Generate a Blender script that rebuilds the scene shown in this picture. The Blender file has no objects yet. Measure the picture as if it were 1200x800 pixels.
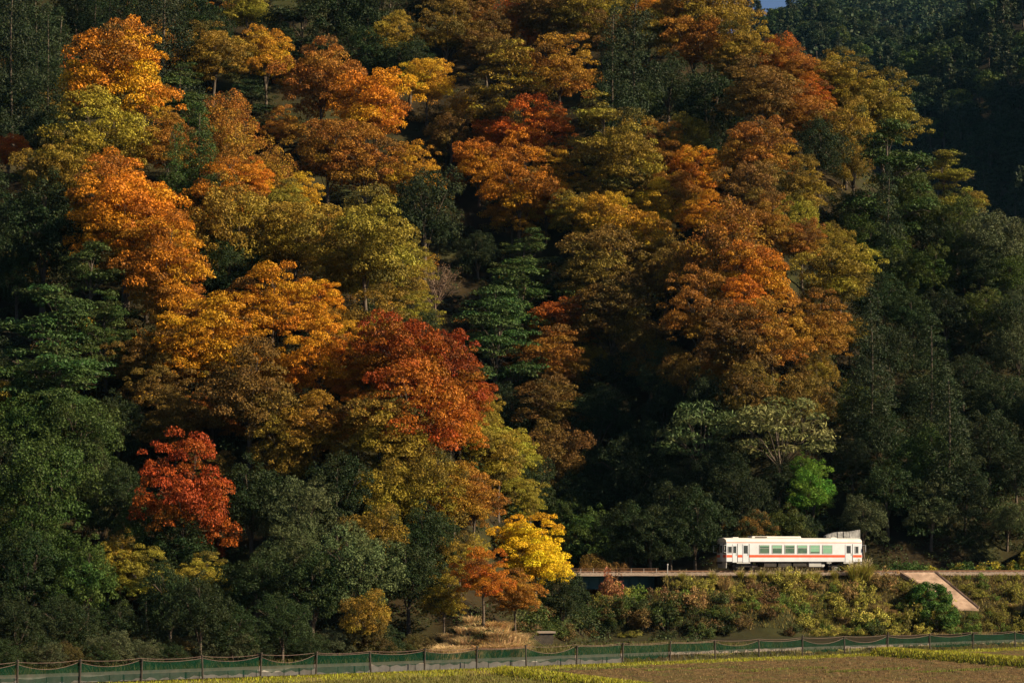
import bpy, math, random
import numpy as np
from math import radians, sin, cos, pi, sqrt

# ------------------------------------------------------------------ camera, sky, sun, exposure
sc = bpy.context.scene
C = sc.collection
F_PX, HZ = 3150.0, 658.0            # focal length in pixels of a 1200x800 frame, horizon row
cam_d = bpy.data.cameras.new('camera')
cam = bpy.data.objects.new('camera', cam_d); C.objects.link(cam)
cam_d.sensor_width = 36.0
cam_d.lens = 36.0 * F_PX / 1200.0
cam_d.shift_y = (HZ - 400.0) / 1200.0
cam.location = (0, 0, 0); cam.rotation_euler = (radians(90), 0, 0)
cam_d.clip_start = 1.0; cam_d.clip_end = 6000.0
sc.camera = cam

SUN_DIR = np.array([0.84, -0.22, 0.50]); SUN_DIR = SUN_DIR / np.linalg.norm(SUN_DIR)   # towards the sun
w = bpy.data.worlds.new('World'); sc.world = w; w.use_nodes = True
nt = w.node_tree; nt.nodes.clear()
sky = nt.nodes.new('ShaderNodeTexSky'); sky.sky_type = 'NISHITA'; sky.sun_disc = False
sky.sun_elevation = math.asin(SUN_DIR[2]); sky.sun_rotation = math.atan2(SUN_DIR[0], SUN_DIR[1])
sky.altitude = 300; sky.air_density = .45; sky.dust_density = .5
bg = nt.nodes.new('ShaderNodeBackground'); bg.inputs['Strength'].default_value = 0.05
wo = nt.nodes.new('ShaderNodeOutputWorld')
nt.links.new(sky.outputs[0], bg.inputs['Color']); nt.links.new(bg.outputs[0], wo.inputs['Surface'])

sun_d = bpy.data.lights.new('sun', 'SUN'); sun_d.energy = 5.0; sun_d.angle = radians(0.5)
sun_d.color = (1.0, 0.81, 0.54)
sun = bpy.data.objects.new('sun', sun_d); C.objects.link(sun)
from mathutils import Vector
sun.rotation_euler = Vector(SUN_DIR).to_track_quat('Z', 'Y').to_euler()
sun.location = (200, -100, 200)

sc.view_settings.view_transform = 'Standard'; sc.view_settings.look = 'None'
sc.view_settings.exposure = 1.05; sc.view_settings.gamma = 1.0
sc.view_settings.use_curve_mapping = False
sc.render.engine = 'CYCLES'
cy = sc.cycles
cy.max_bounces = 4; cy.diffuse_bounces = 1; cy.glossy_bounces = 2; cy.transmission_bounces = 3
cy.transparent_max_bounces = 12; cy.volume_bounces = 0
cy.use_denoising = True; cy.caustics_reflective = False; cy.caustics_refractive = False
try: cy.denoiser = 'OPENIMAGEDENOISE'
except Exception: pass

rng = np.random.default_rng(11)
random.seed(11)

# ------------------------------------------------------------------ terrain
GZ = -8.6                                     # field level (camera eye is z = 0)
TC = np.array([31.0, 300.0]); TA = radians(17.0)
TT = np.array([cos(TA), sin(TA)]); TN = np.array([sin(TA), -cos(TA)])   # along the track, towards the field
RAIL_Z = -0.95; SHELF = -1.5
FL = np.array([-33.0, 178.0]); FR = np.array([43.6, 254.0])
FU = (FR - FL) / np.linalg.norm(FR - FL); FN = np.array([-FU[1], FU[0]])  # along the fence, away from the field

def dens(pts, step=3.5):
    out = []
    for a, b in zip(pts[:-1], pts[1:]):
        a = np.array(a, float); b = np.array(b, float)
        n = max(1, int(np.linalg.norm(b - a) / step))
        for i in range(n): out.append(a + (b - a) * i / n)
    out.append(np.array(pts[-1], float))
    return np.array(out)

RIDGES = [
 # points, slope front, slope back, back normal
 (dens([(-150,330,30),(-100,326,40),(-62,328,46),(-45,330,54.5),(-29.3,308,38.5),(-20,296,31.5),(-10.8,283,22.5),(-3.4,270,8.5),(2.0,262,-8)]), .62, 1.55, (1,.12)),
 (dens([(92,340,9),(80,358,22),(71,375,34),(56,402,53),(39,440,80),(25,470,101),(0,500,118),(-30,500,122),(-110,480,130)]), .72, .9, (.9,.44)),
 (dens([(128,1060,168),(192,1010,206),(310,970,240),(430,940,270)], 12), .62, .7, (.1,1)),
 (dens([(50,1330,246),(105,1300,258),(150,1300,262),(190,1310,222)], 12), .6, .7, (0,1)),
 (dens([(120,1900,320),(240,1850,400),(420,1800,430),(700,1780,420)], 30), .55, .7, (0,1)),
 (dens([(-12,265,6),(-6,250,-1),(-3,237,-4.6),(-2,228,-5.6)]), .7, .8, (1,.1)),
 (dens([(39,440,80),(36,400,58),(32,365,37),(28,338,15)]), .8, 1.0, (-1,0)),
 (dens([(290,840,150),(350,820,250),(450,820,340)], 8), .8, .8, (0,1)),  # unseen ridge out to the right, added to cast shade on the far hill
 (dens([(118,318,28),(150,322,66),(200,330,92),(300,350,120)], 6), .75, .75, (0,1)),  # unseen hill right of the view, added to shade the right-hand slope
]
def sstep(a, b, x):
    t = np.clip((x - a) / (b - a), 0, 1); return t * t * (3 - 2 * t)
def wob(X, Y):
    return (1.5*np.sin(X*.16+Y*.07+1.3)*np.sin(Y*.11-X*.05) + .8*np.sin(X*.37+.6)*np.cos(Y*.31+X*.1) + .35*np.sin(X*.9+Y*.4)*np.sin(Y*.8))
def hills(X, Y):
    z = np.full(X.shape, -60.0); ymax = Y.max() if Y.size else 0
    for pts, sf, sb, nb in RIDGES:
        if ymax < pts[0][1] - pts[:,2].max()/sf - 80: continue
        for p in pts:
            dx = X - p[0]; dy = Y - p[1]
            d = np.sqrt(dx*dx + dy*dy) + 1e-6
            c = (dx*nb[0] + dy*nb[1]) / d
            s = sf + (sb - sf) * sstep(-.1, .7, c)
            z = np.maximum(z, p[2] - s*d)
    return z
def terrain_exact(X, Y):
    X = np.asarray(X, float); Y = np.asarray(Y, float)
    h = hills(X, Y)
    h = h + wob(X, Y) * sstep(-9, 6, h)
    rx = X - TC[0]; ry = Y - TC[1]
    s = rx*TT[0] + ry*TT[1]; d = rx*TN[0] + ry*TN[1]
    o = (X - FL[0])*FN[0] + (Y - FL[1])*FN[1]
    h = np.where(o < 30, np.minimum(h, GZ + .7 + np.maximum(0, o - 7.5)*1.1), h)
    # cut for the railway shelf, right of the spur
    lim = SHELF + np.maximum(0, np.abs(d) - 3.4) * 1.3
    cut = sstep(-31, -27, s)
    h = np.where(d > -40, np.minimum(h, lim*cut + h*(1-cut)), h)
    # railway bank: straight slope on one side, a grassy terrace below the bridge on the other
    ad = np.maximum(0, d - 3.0)
    straight = SHELF - ad*.62
    terr = SHELF - np.minimum(ad, 5)*.62 - np.maximum(0, ad - 10.5)*1.6
    k = sstep(-7, -2, s)
    bank = terr*(1-k) + straight*k
    bank = np.where(d < -3.0, SHELF - (-d - 3.0)*.35, bank)
    low = np.where(d > 6.5, terr, -6.4 - .05*np.abs(d))            # gap under the bridge
    gap = sstep(-26.6, -26.3, s) * (1 - sstep(-16.9, -16.6, s))
    bank = bank*(1-gap) + np.minimum(bank, low)*gap
    bank = np.where(s < -26.3, np.minimum(bank, -5.2 - .05*np.abs(d)), bank)
    bank = bank + .16*np.sin(X*1.1)*np.sin(Y*1.3+X*.3)*sstep(3.2, 5, np.abs(d))
    o = (X - FL[0])*FN[0] + (Y - FL[1])*FN[1]
    road = GZ + .75*sstep(.9, 1.5, o)                               # road shelf behind the fence
    z = np.maximum(np.maximum(h, bank), np.where(o > 0, road, GZ))
    z = np.where(o < 1.0, np.minimum(z, road), z)
    return z
GX0, GX1, GY0, GY1, GS = -95, 135, 170, 660, .5
_gx = np.arange(GX0, GX1+.1, GS); _gy = np.arange(GY0, GY1+.1, GS)
GRID = terrain_exact(*np.meshgrid(_gx, _gy))
def terrain(X, Y):
    X = np.asarray(X, float); Y = np.asarray(Y, float)
    out = np.empty(X.shape)
    i = (X > GX0+1) & (X < GX1-1) & (Y > GY0+1) & (Y < GY1-1)
    if not i.all(): out[~i] = terrain_exact(X[~i], Y[~i])
    u = (X[i]-GX0)/GS; v = (Y[i]-GY0)/GS; a = u.astype(int); b = v.astype(int); u = u-a; v = v-b
    out[i] = (GRID[b,a]*(1-u)+GRID[b,a+1]*u)*(1-v) + (GRID[b+1,a]*(1-u)+GRID[b+1,a+1]*u)*v
    return out
def tz(x, y): return float(terrain(np.array([float(x)]), np.array([float(y)]))[0])

def ray(px, py): return (px - 600.0)/F_PX, (HZ - py)/F_PX
YS = np.concatenate([np.arange(175, 620, .8), np.arange(620, 2200, 6)])
def hit(px, py, lift=0.0, y0=190, y1=2200, lift_px=0.0):
    """first place on the slope where terrain + lift meets the line of sight"""
    a, b = ray(px, py)
    m = (YS >= y0) & (YS <= y1); ys = YS[m]
    t = terrain(a*ys, ys) + lift + lift_px*ys/F_PX
    i = np.argmax(t >= b*ys)
    if t[i] < b*ys[i]: return None
    return a*ys[i], ys[i]

# ------------------------------------------------------------------ helpers
def tag(o, label, cat, group=None):
    o['label'] = label; o['category'] = cat
    if group: o['group'] = group
    return o
def thing(name, label, cat, loc=(0,0,0), rz=0, group=None):
    o = bpy.data.objects.new(name, None); C.objects.link(o)
    o.empty_display_size = .3
    o.location = loc; o.rotation_euler = (0,0,rz)
    return tag(o, label, cat, group)
def put(name, me, parent=None, kind=None, mat=None):
    o = bpy.data.objects.new(name, me); C.objects.link(o)
    if mat is not None and not me.materials: me.materials.append(mat)
    if parent is not None: o.parent = parent
    if kind: o['kind'] = kind
    return o
class MB:
    def __init__(s): s.v = []; s.f = []
    def box(s, x0, x1, y0, y1, z0, z1):
        b = len(s.v)
        s.v += [(x0,y0,z0),(x1,y0,z0),(x1,y1,z0),(x0,y1,z0),(x0,y0,z1),(x1,y0,z1),(x1,y1,z1),(x0,y1,z1)]
        s.f += [tuple(b+i for i in q) for q in ((0,3,2,1),(4,5,6,7),(0,1,5,4),(1,2,6,5),(2,3,7,6),(3,0,4,7))]
        return s
    def tube(s, pts, rad, n=6, cap=True):
        pts = [np.array(p, float) for p in pts]
        if not hasattr(rad, '__len__'): rad = [rad]*len(pts)
        b = len(s.v)
        for i, p in enumerate(pts):
            d = pts[min(i+1, len(pts)-1)] - pts[max(i-1, 0)]
            d = d/(np.linalg.norm(d)+1e-9)
            u = np.cross(d, (0,0,1) if abs(d[2]) < .9 else (1,0,0)); u /= np.linalg.norm(u); v = np.cross(d, u)
            for k in range(n):
                a = 2*pi*k/n; q = p + rad[i]*(cos(a)*u + sin(a)*v); s.v.append(tuple(q))
        for i in range(len(pts)-1):
            for k in range(n):
                k2 = (k+1) % n
                s.f.append((b+i*n+k, b+(i+1)*n+k, b+(i+1)*n+k2, b+i*n+k2))
        if cap:
            s.f.append(tuple(b+k for k in range(n)))
            e = b+(len(pts)-1)*n; s.f.append(tuple(e+k for k in reversed(range(n))))
        return s
    def prism(s, poly, y0, y1):                # polygon in x,z extruded along y
        b = len(s.v); n = len(poly)
        s.v += [(x,y0,z) for x,z in poly] + [(x,y1,z) for x,z in poly]
        for k in range(n): s.f.append((b+k, b+(k+1)%n, b+n+(k+1)%n, b+n+k))
        s.f.append(tuple(b+k for k in reversed(range(n)))); s.f.append(tuple(b+n+k for k in range(n)))
        return s
    def prism_x(s, poly, x0, x1):              # polygon in y,z extruded along x
        b = len(s.v); n = len(poly)
        s.v += [(x0,y,z) for y,z in poly] + [(x1,y,z) for y,z in poly]
        for k in range(n): s.f.append((b+k, b+(k+1)%n, b+n+(k+1)%n, b+n+k))
        s.f.append(tuple(b+k for k in reversed(range(n)))); s.f.append(tuple(b+n+k for k in range(n)))
        return s
    def mesh(s, name, mat=None, smooth=False, bevel=0):
        me = bpy.data.meshes.new(name); me.from_pydata(s.v, [], s.f); me.update()
        import bmesh
        bm = bmesh.new(); bm.from_mesh(me); bmesh.ops.recalc_face_normals(bm, faces=bm.faces)
        if bevel:
            bmesh.ops.bevel(bm, geom=list(bm.edges), offset=bevel, segments=1, affect='EDGES', clamp_overlap=True)
        bm.to_mesh(me); bm.free()
        if smooth: me.polygons.foreach_set('use_smooth', [True]*len(me.polygons))
        if mat: me.materials.append(mat)
        return me
    def build(s, name, mat, parent=None, **k):
        kind = k.pop('kind', None)
        return put(name, s.mesh(name, mat, **k), parent, kind)

def quads_mesh(name, V, mat, tint=None, clump=None):
    """V: (n,4,3) array of quads"""
    n = len(V); me = bpy.data.meshes.new(name)
    me.vertices.add(n*4); me.vertices.foreach_set('co', V.reshape(-1).astype(np.float32))
    me.loops.add(n*4); me.loops.foreach_set('vertex_index', np.arange(n*4, dtype=np.int32))
    me.polygons.add(n); me.polygons.foreach_set('loop_start', np.arange(0, n*4, 4, dtype=np.int32))
    me.polygons.foreach_set('loop_total', np.full(n, 4, np.int32))
    for nm, arr in (('tint', tint), ('clump', clump)):
        if arr is not None:
            a = me.attributes.new(nm, 'FLOAT', 'POINT'); a.data.foreach_set('value', np.repeat(arr, 4).astype(np.float32))
    me.update(calc_edges=True); me.materials.append(mat)
    return me

# ------------------------------------------------------------------ materials
def new_mat(name):
    m = bpy.data.materials.new(name); m.use_nodes = True
    t = m.node_tree; t.nodes.clear()
    return m, t, t.nodes.new('ShaderNodeOutputMaterial')
def mixc(t, fac, a, b):
    n = t.nodes.new('ShaderNodeMix'); n.data_type = 'RGBA'
    for sock, v in ((n.inputs[0], fac), (n.inputs[6], a), (n.inputs[7], b)):
        if hasattr(v, 'is_linked') or hasattr(v, 'links'): t.links.new(v, sock)
        elif hasattr(v, '__len__'): sock.default_value = (*v[:3], 1)
        else: sock.default_value = v
    return n.outputs[2]
def noise(t, scale, detail=4, rough=.6, coord='Object', vec=None):
    n = t.nodes.new('ShaderNodeTexNoise'); n.inputs['Scale'].default_value = scale
    n.inputs['Detail'].default_value = detail; n.inputs['Roughness'].default_value = rough
    if vec is None:
        tc = t.nodes.new('ShaderNodeTexCoord'); vec = tc.outputs[coord]
    t.links.new(vec, n.inputs['Vector'])
    return n.outputs['Fac']
def ramp(t, fac, p0, p1):
    n = t.nodes.new('ShaderNodeMapRange'); n.inputs[1].default_value = p0; n.inputs[2].default_value = p1
    n.clamp = True; t.links.new(fac, n.inputs[0]); return n.outputs[0]
def mat_surface(name, c0, c1, scale=2.0, rough=.8, bump=0.0, c2=None, scale2=.3, spec=.3, metal=0.0, bscale=None):
    m, t, out = new_mat(name)
    p = t.nodes.new('ShaderNodeBsdfPrincipled')
    col = mixc(t, ramp(t, noise(t, scale), .3, .7), c0, c1)
    if c2 is not None: col = mixc(t, ramp(t, noise(t, scale2, 3), .45, .7), col, c2)
    t.links.new(col, p.inputs['Base Color'])
    p.inputs['Roughness'].default_value = rough; p.inputs['Specular IOR Level'].default_value = spec
    p.inputs['Metallic'].default_value = metal
    if bump:
        b = t.nodes.new('ShaderNodeBump'); b.inputs['Strength'].default_value = bump; b.inputs['Distance'].default_value = .1
        t.links.new(noise(t, bscale or scale*3, 6), b.inputs['Height']); t.links.new(b.outputs[0], p.inputs['Normal'])
    t.links.new(p.outputs[0], out.inputs['Surface'])
    return m
def mat_leaf(name, transl=.3, rough=.55, spec=.25, second=(.075,.085,.018)):
    """leaf colour = the object's own colour, varied from leaf to leaf and clump to clump"""
    m, t, out = new_mat(name)
    oi = t.nodes.new('ShaderNodeObjectInfo')
    at = t.nodes.new('ShaderNodeAttribute'); at.attribute_name = 'tint'
    ac = t.nodes.new('ShaderNodeAttribute'); ac.attribute_name = 'clump'
    # some clumps have not turned yet: share given by 1 - alpha of the object colour
    sub = t.nodes.new('ShaderNodeMath'); sub.operation = 'ADD'; t.links.new(ac.outputs['Fac'], sub.inputs[0]); t.links.new(oi.outputs['Alpha'], sub.inputs[1])
    inv = t.nodes.new('ShaderNodeMapRange'); inv.inputs[1].default_value = 1.12; inv.inputs[2].default_value = .80
    t.links.new(sub.outputs[0], inv.inputs[0])
    col = mixc(t, inv.outputs[0], oi.outputs['Color'], second)
    hsv = t.nodes.new('ShaderNodeHueSaturation')
    h = t.nodes.new('ShaderNodeMapRange'); h.inputs[3].default_value = .47; h.inputs[4].default_value = .53
    t.links.new(ac.outputs['Fac'], h.inputs[0]); t.links.new(h.outputs[0], hsv.inputs['Hue'])
    v = t.nodes.new('ShaderNodeMapRange'); v.inputs[3].default_value = .42; v.inputs[4].default_value = 1.5
    t.links.new(at.outputs['Fac'], v.inputs[0]); t.links.new(v.outputs[0], hsv.inputs['Value'])
    t.links.new(col, hsv.inputs['Color'])
    p = t.nodes.new('ShaderNodeBsdfPrincipled'); p.inputs['Roughness'].default_value = rough
    p.inputs['Specular IOR Level'].default_value = spec
    tr = t.nodes.new('ShaderNodeBsdfTranslucent'); mx = t.nodes.new('ShaderNodeMixShader'); mx.inputs[0].default_value = transl
    t.links.new(hsv.outputs[0], p.inputs['Base Color']); t.links.new(hsv.outputs[0], tr.inputs['Color'])
    t.links.new(p.outputs[0], mx.inputs[1]); t.links.new(tr.outputs[0], mx.inputs[2]); t.links.new(mx.outputs[0], out.inputs['Surface'])
    return m
M_LEAF = mat_leaf('autumn_leaves', .2, .6, .15)
M_EVER = mat_leaf('evergreen_leaves', .22, .62, .16, (.05,.06,.015))
M_NEEDLE = mat_leaf('needles', .12, .6, .2, (.04,.05,.015))
M_GRASS = mat_leaf('grass_blades', .3, .6, .2, (.16,.13,.04))
M_BARK = mat_surface('bark', (.05,.038,.028), (.13,.10,.075), 3.0, .9, .5)
M_GROUND = mat_surface('forest_floor', (.012,.010,.006), (.035,.024,.010), .6, .95, .6, (.03,.035,.012), .08, .1)
M_SOIL = mat_surface('ploughed_soil', (.040,.025,.011), (.15,.095,.042), 2.2, .95, 1.0, (.07,.065,.02), .4, .1)
M_LEVEE = mat_surface('levee_turf', (.09,.10,.02), (.15,.14,.03), 1.2, .95, .5, (.14,.10,.045), .25, .1)
M_ROAD = mat_surface('road_surface', (.17,.145,.13), (.24,.20,.17), 1.5, .9, .2, (.27,.20,.15), .2)
M_CONC = mat_surface('old_concrete', (.20,.19,.185), (.32,.30,.28), .9, .9, .3, (.14,.13,.12), .5)
M_PALE = mat_surface('pale_concrete', (.16,.16,.16), (.40,.40,.40), 1.9, .9, .9, (.05,.055,.045), 1.0)
M_CHUTE = mat_surface('pinkish_concrete', (.27,.18,.13), (.42,.30,.225), 1.8, .9, .4, (.20,.135,.095), .6)
M_BALLAST = mat_surface('ballast', (.14,.105,.085), (.32,.25,.20), 6.0, .95, .9, bscale=9)
M_RAIL = mat_surface('rusty_rail', (.16,.085,.05), (.24,.14,.09), 4, .55, .1, metal=.5)
M_SLEEP = mat_surface('sleeper', (.10,.085,.07), (.17,.14,.12), 3, .9, .2)
M_TEAL = mat_surface('teal_paint', (.018,.075,.075), (.03,.10,.095), 1.5, .55, .1, (.05,.05,.04), .6)
M_POST = mat_surface('dark_post', (.025,.02,.016), (.06,.048,.036), 4, .8)
M_WIRE = mat_surface('old_wire', (.16,.10,.085), (.22,.15,.13), 5, .6)
M_SILVER = mat_surface('weathered_steel', (.42,.41,.39), (.55,.53,.50), 5, .5, metal=.3)

# ------------------------------------------------------------------ the ground
def axis(lo, a, b, hi, fine, coarse):
    mid = np.arange(a, b + .01, fine)
    def ext(d):
        out = []; p = 0; st = fine
        while p < d: st = min(st*1.25, coarse); p += st; out.append(p)
        return np.array(out)
    return np.concatenate([(a - ext(a - lo))[::-1], mid, b + ext(hi - b)])
gx = axis(-900, -75, 75, 900, 1.0, 40); gy = axis(-120, 170, 330, 2250, 1.0, 26)
XX, YY = np.meshgrid(gx, gy); ZZ = terrain(XX, YY)
n0, n1 = XX.shape
co = np.stack([XX, YY, ZZ], -1).reshape(-1, 3)
idx = np.arange(n0*n1).reshape(n0, n1)
q = np.stack([idx[:-1,:-1], idx[:-1,1:], idx[1:,1:], idx[1:,:-1]], -1).reshape(-1, 4)
me = bpy.data.meshes.new('ground'); me.from_pydata(co.tolist(), [], q.tolist()); me.update()
me.polygons.foreach_set('use_smooth', [True]*len(me.polygons)); me.materials.append(M_GROUND)
put('ground', me, kind='structure')

def fpt(s, o, z=0.0):                               # fence frame: along s, behind o
    p = FL + FU*s + FN*o; return (p[0], p[1], z)
def tpt(s, d, z=0.0):                               # track frame
    p = TC + TT*s + TN*d; return (p[0], p[1], z)
def strip(name, frame, s0, s1, prof, mat, step=2.0, kind='structure', wob_=0.0, zf=None):
    """sweep a cross-section [(offset, z)] along a frame"""
    ss = np.arange(s0, s1 + step*.5, step); V = []; Fc = []; k = len(prof)
    for s in ss:
        for o, z in prof:
            x, y, _ = frame(s, o)
            zz = z if zf is None else zf(s, o, z, x, y)
            V.append((x, y, zz + wob_*(sin(s*.7+o)*.5 + sin(s*1.9+o*2)*.5)))
    for i in range(len(ss)-1):
        for j in range(k-1): Fc.append((i*k+j, (i+1)*k+j, (i+1)*k+j+1, i*k+j+1))
    m = bpy.data.meshes.new(name); m.from_pydata(V, [], Fc); m.update(); m.materials.append(mat)
    m.polygons.foreach_set('use_smooth', [True]*len(m.polygons))
    return put(name, m, kind=kind)
strip('road', fpt, -40, 150, [(1.55, GZ+.755), (1.6, GZ+.775), (4.2, GZ+.80), (7.2, GZ+.775), (7.3, GZ+.755)], M_ROAD, 2.0)
def soil_z(s, o, z, x, y):
    if z == 0 and (o > -2.75 or s < 46.1 - .5*0 or s > 92.4) and s < 94.5: return GZ - .05
    return GZ + .18 + .11*sin(o*2.6 + .3*sin(s*.5)) + .06*sin(s*2.7+o*1.7)*sin(s*1.3-o*3.1) + .04*random.random()
def meadow_z(s, o, z, x, y): return z
strip('meadow', fpt, -60, 170, [(-260,GZ+.006),(-120,GZ+.006),(-60,GZ+.008),(-30,GZ+.010),(-10,GZ+.012),(0,GZ+.014),(.85,GZ+.03),(1.2,GZ+.42),(1.5,GZ+.78),(1.7,GZ+.775)], M_LEVEE, 4.0)
# ploughed plots and grass levees
def shr(s, o, z=0.0): return fpt(s + .5*(o+2.6), o, z)
strip('ploughed_field', shr, 46.0, 92.5, [(-2.6 - .3*i, 0) for i in range(230)], M_SOIL, .5, zf=soil_z)
strip('ploughed_field', shr, 98, 140, [(-3.2 - .3*i, 0) for i in range(60)], M_SOIL, .6, zf=soil_z)
LV = [strip('levee', fpt, -30, 150, [(-.5,GZ-.1),(-.9,GZ+.12),(-1.6,GZ+.34),(-2.2,GZ+.30),(-2.9,GZ+.02)], M_LEVEE, 1.0, wob_=.05)]
def seg_frame(a, b):
    a = np.array(a, float); b = np.array(b, float); u = (b-a)/np.linalg.norm(b-a); n = np.array([-u[1], u[0]])
    return (lambda s, o, z=0: (*(a + u*s + n*o), z)), np.linalg.norm(b-a)
fr2, l2 = seg_frame((-0.8, 207.5), (9.0, 178))
LV.append(strip('levee', fr2, 0, l2, [(-1.3,GZ-.05),(-.8,GZ+.3),(0,GZ+.5),(.8,GZ+.32),(1.4,GZ-.05)], M_LEVEE, 1.0, wob_=.05))
fr3, l3 = seg_frame((33.0, 241), (46.5, 198))
LV.append(strip('levee', fr3, 0, l3, [(-1.8,GZ-.05),(-1.1,GZ+.45),(-.3,GZ+.85),(.8,GZ+.85),(1.5,GZ+.1)], M_LEVEE, 1.0, wob_=.06))
# low retaining wall that carries the road, its cast panels one by one
wall = thing('retaining_wall', 'low grey concrete wall of cast panels below the road, behind the net fence', 'wall', fpt(0, 0, GZ))
for i in range(31):
    s0 = -20 + i*2.6
    a = fpt(s0+.02, 1.22); rz = math.atan2(FU[1], FU[0])
    b = MB().box(0, 2.55, -.11, .11, -.25, .84 + .03*sin(i*2.1)) if i == 0 else None
    if i == 0: panel_me = b.mesh('wall_panel', M_CONC, bevel=.015)
    o = put('panel', panel_me, wall); o.location = (a[0]-wall.location[0], a[1]-wall.location[1], .0); o.rotation_euler = (0,0,rz)

# ------------------------------------------------------------------ the railway
strip('track_bed', tpt, -34, 90, [(-2.6, SHELF+.02), (-1.9, SHELF+.33), (1.9, SHELF+.33), (2.7, SHELF+.03), (3.1, SHELF-.02)], M_BALLAST, 1.0, wob_=.02)
trk = bpy.data.objects.new('railway_track', None); C.objects.link(trk); trk['kind'] = 'structure'
trk.location = (TC[0], TC[1], RAIL_Z); trk.rotation_euler = (0, 0, TA)
for yy in (-.534, .534):
    r = MB().prism_x([(yy-.06,-.15),(yy+.06,-.15),(yy+.06,-.135),(yy+.012,-.12),(yy+.012,-.045),(yy+.034,-.035),(yy+.034,0),(yy-.034,0),(yy-.034,-.035),(yy-.012,-.045),(yy-.012,-.12),(yy-.06,-.135)], -34, 90)
    r.build('rail', M_RAIL, trk)
sl = MB()
for i in range(190): sl.box(-33.5+i*.65-.11, -33.5+i*.65+.11, -1.0, 1.0, -.29, -.151)
sl.build('sleepers', M_SLEEP, trk, kind='stuff')

# teal plate girder bridge over the gully
br = thing('girder_bridge', 'teal plate girder railway bridge over the dark gully', 'bridge', (TC[0], TC[1], RAIL_Z), TA)
for y0 in (-.95, .85):
    MB().box(-26.8, -16.4, y0+.04, y0+.07, -1.95, -.32).build('girder_web', M_TEAL, br)
    MB().box(-26.9, -16.3, y0-.08, y0+.19, -2.0, -1.953).build('lower_flange', M_TEAL, br)
    MB().box(-26.9, -16.3, y0-.08, y0+.19, -.317, -.297).build('upper_flange', M_TEAL, br)
    if y0 < 0: stiff = MB().box(-.03, .03, y0-.06, y0+.037, -1.95, -.32).mesh('stiffener', M_TEAL)
    if y0 < 0:
        for i in range(9):
            o = put('stiffener', stiff, br); o.location = (-26.2 + i*1.15, 0, 0)
MB().box(-27, -16, -1.75, -1.12, -.36, -.28).build('walkway', M_RAIL, br)
for i in range(8): MB().tube([(-26.6+i*1.45,-1.7,-.28),(-26.6+i*1.45,-1.7,.22)], .025, 5).build('railing_post', M_SILVER, br)
MB().tube([(-26.8,-1.7,.2),(-16.2,-1.7,.2)], .025, 5).build('handrail', M_RAIL, br)
for x0 in (-28.2, -16.4): MB().box(x0, x0+1.35, -2.0, 2.0, -6.6, -1.99).build('abutment', M_CONC, br, bevel=.04)
pole = MB().tube([tpt(-15.6,2.9,-4.6), tpt(-15.6,2.9,-2.0), tpt(-15.6,2.9,-.35)], [.06,.05,.045], 7)
pole.tube([tpt(-15.6,2.9,-.36), tpt(-15.6,2.9,-.2)], [.09,.09], 8)
tag(pole.build('marker_post', M_SILVER), 'thin pale marker post at the end of the teal bridge', 'post')

# ------------------------------------------------------------------ foliage prototypes (metres, base at the origin)
def unit(a): return a/(np.linalg.norm(a, axis=-1, keepdims=True)+1e-9)
def leaf_quads(c, n, size, aspect=.62):
    """one folded-free leaf quad per centre c with normal n"""
    r = rng.normal(size=c.shape); u = unit(np.cross(n, r)); v = np.cross(n, u)
    s = size*(.65+.7*rng.random(len(c)))[:,None]
    u = u*s*.5; v = v*s*.5*aspect
    return np.stack([c-u, c-v*1.0+u*.1, c+u, c+v*1.0+u*.1], 1)
def clump_leaves(cl, size, per, up=.35, scat=.6, lower=-.35, shell=.62):
    """cl: list of (centre, radii); per: leaves per square metre of the clump's shell"""
    cs, ns, tn, ck = [], [], [], []
    for ce in cl:
        c, r = ce[:2]; ck_ = ce[2] if len(ce) > 2 else rng.random()
        r = np.array(r); k = max(12, int(per*4*pi*((r[0]*r[1]+r[0]*r[2]+r[1]*r[2])/3)*.6))
        d = unit(rng.normal(size=(k*2,3))); d = d[d[:,2] > lower][:k]
        rad = shell + (1.08-shell)*rng.random((len(d),1))**.6
        rad *= 1 + .18*np.sin(d[:,:1]*5+c[0])*np.sin(d[:,1:2]*5+c[1])
        cs.append(np.array(c) + d*rad*r)
        ns.append(unit(unit(d/r) + np.array([0,0,up]) + scat*rng.normal(size=d.shape)))
        tn.append(rng.random(len(d))); ck.append(np.full(len(d), ck_))
    return np.concatenate(cs), np.concatenate(ns), np.concatenate(tn), np.concatenate(ck)
def crown_mesh(name, cl, size, per, mat, aspect=.62, **k):
    c, n, t, q = clump_leaves(cl, size, per, **k)
    return quads_mesh(name, leaf_quads(c, n, size, aspect), mat, t, q)
def trunk_mesh(name, h, r, limbs, bend=.4, mat=None):
    b = MB(); ph = rng.random(3)*6
    def ax(t): return np.array([bend*sin(t*3+ph[0])*t, bend*sin(t*2.5+ph[1])*t, h*t - .8*(1-t)])
    ts = np.linspace(0, 1, 8)
    b.tube([ax(t) for t in ts], [r*(1.35 if t == 0 else 1)*(1-.8*t)+.02 for t in ts], 7)
    for e, t0 in limbs:
        a = ax(t0); e = np.array(e); m1 = a*.55+e*.45 + np.array([0,0,.12*np.linalg.norm(e-a)]); rr = r*.45*(1-.7*t0)
        b.tube([a, m1, e], [rr, rr*.6, rr*.25], 5)
        for _ in range(3):
            tip = e + rng.normal(size=3)*np.array([.9,.9,.5])*.8; b.tube([m1*.4+e*.6, (e+tip)/2+np.array([0,0,.1]), tip], [rr*.4, rr*.25, rr*.1], 4)
    return b.mesh(name, mat or M_BARK, smooth=True)
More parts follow.
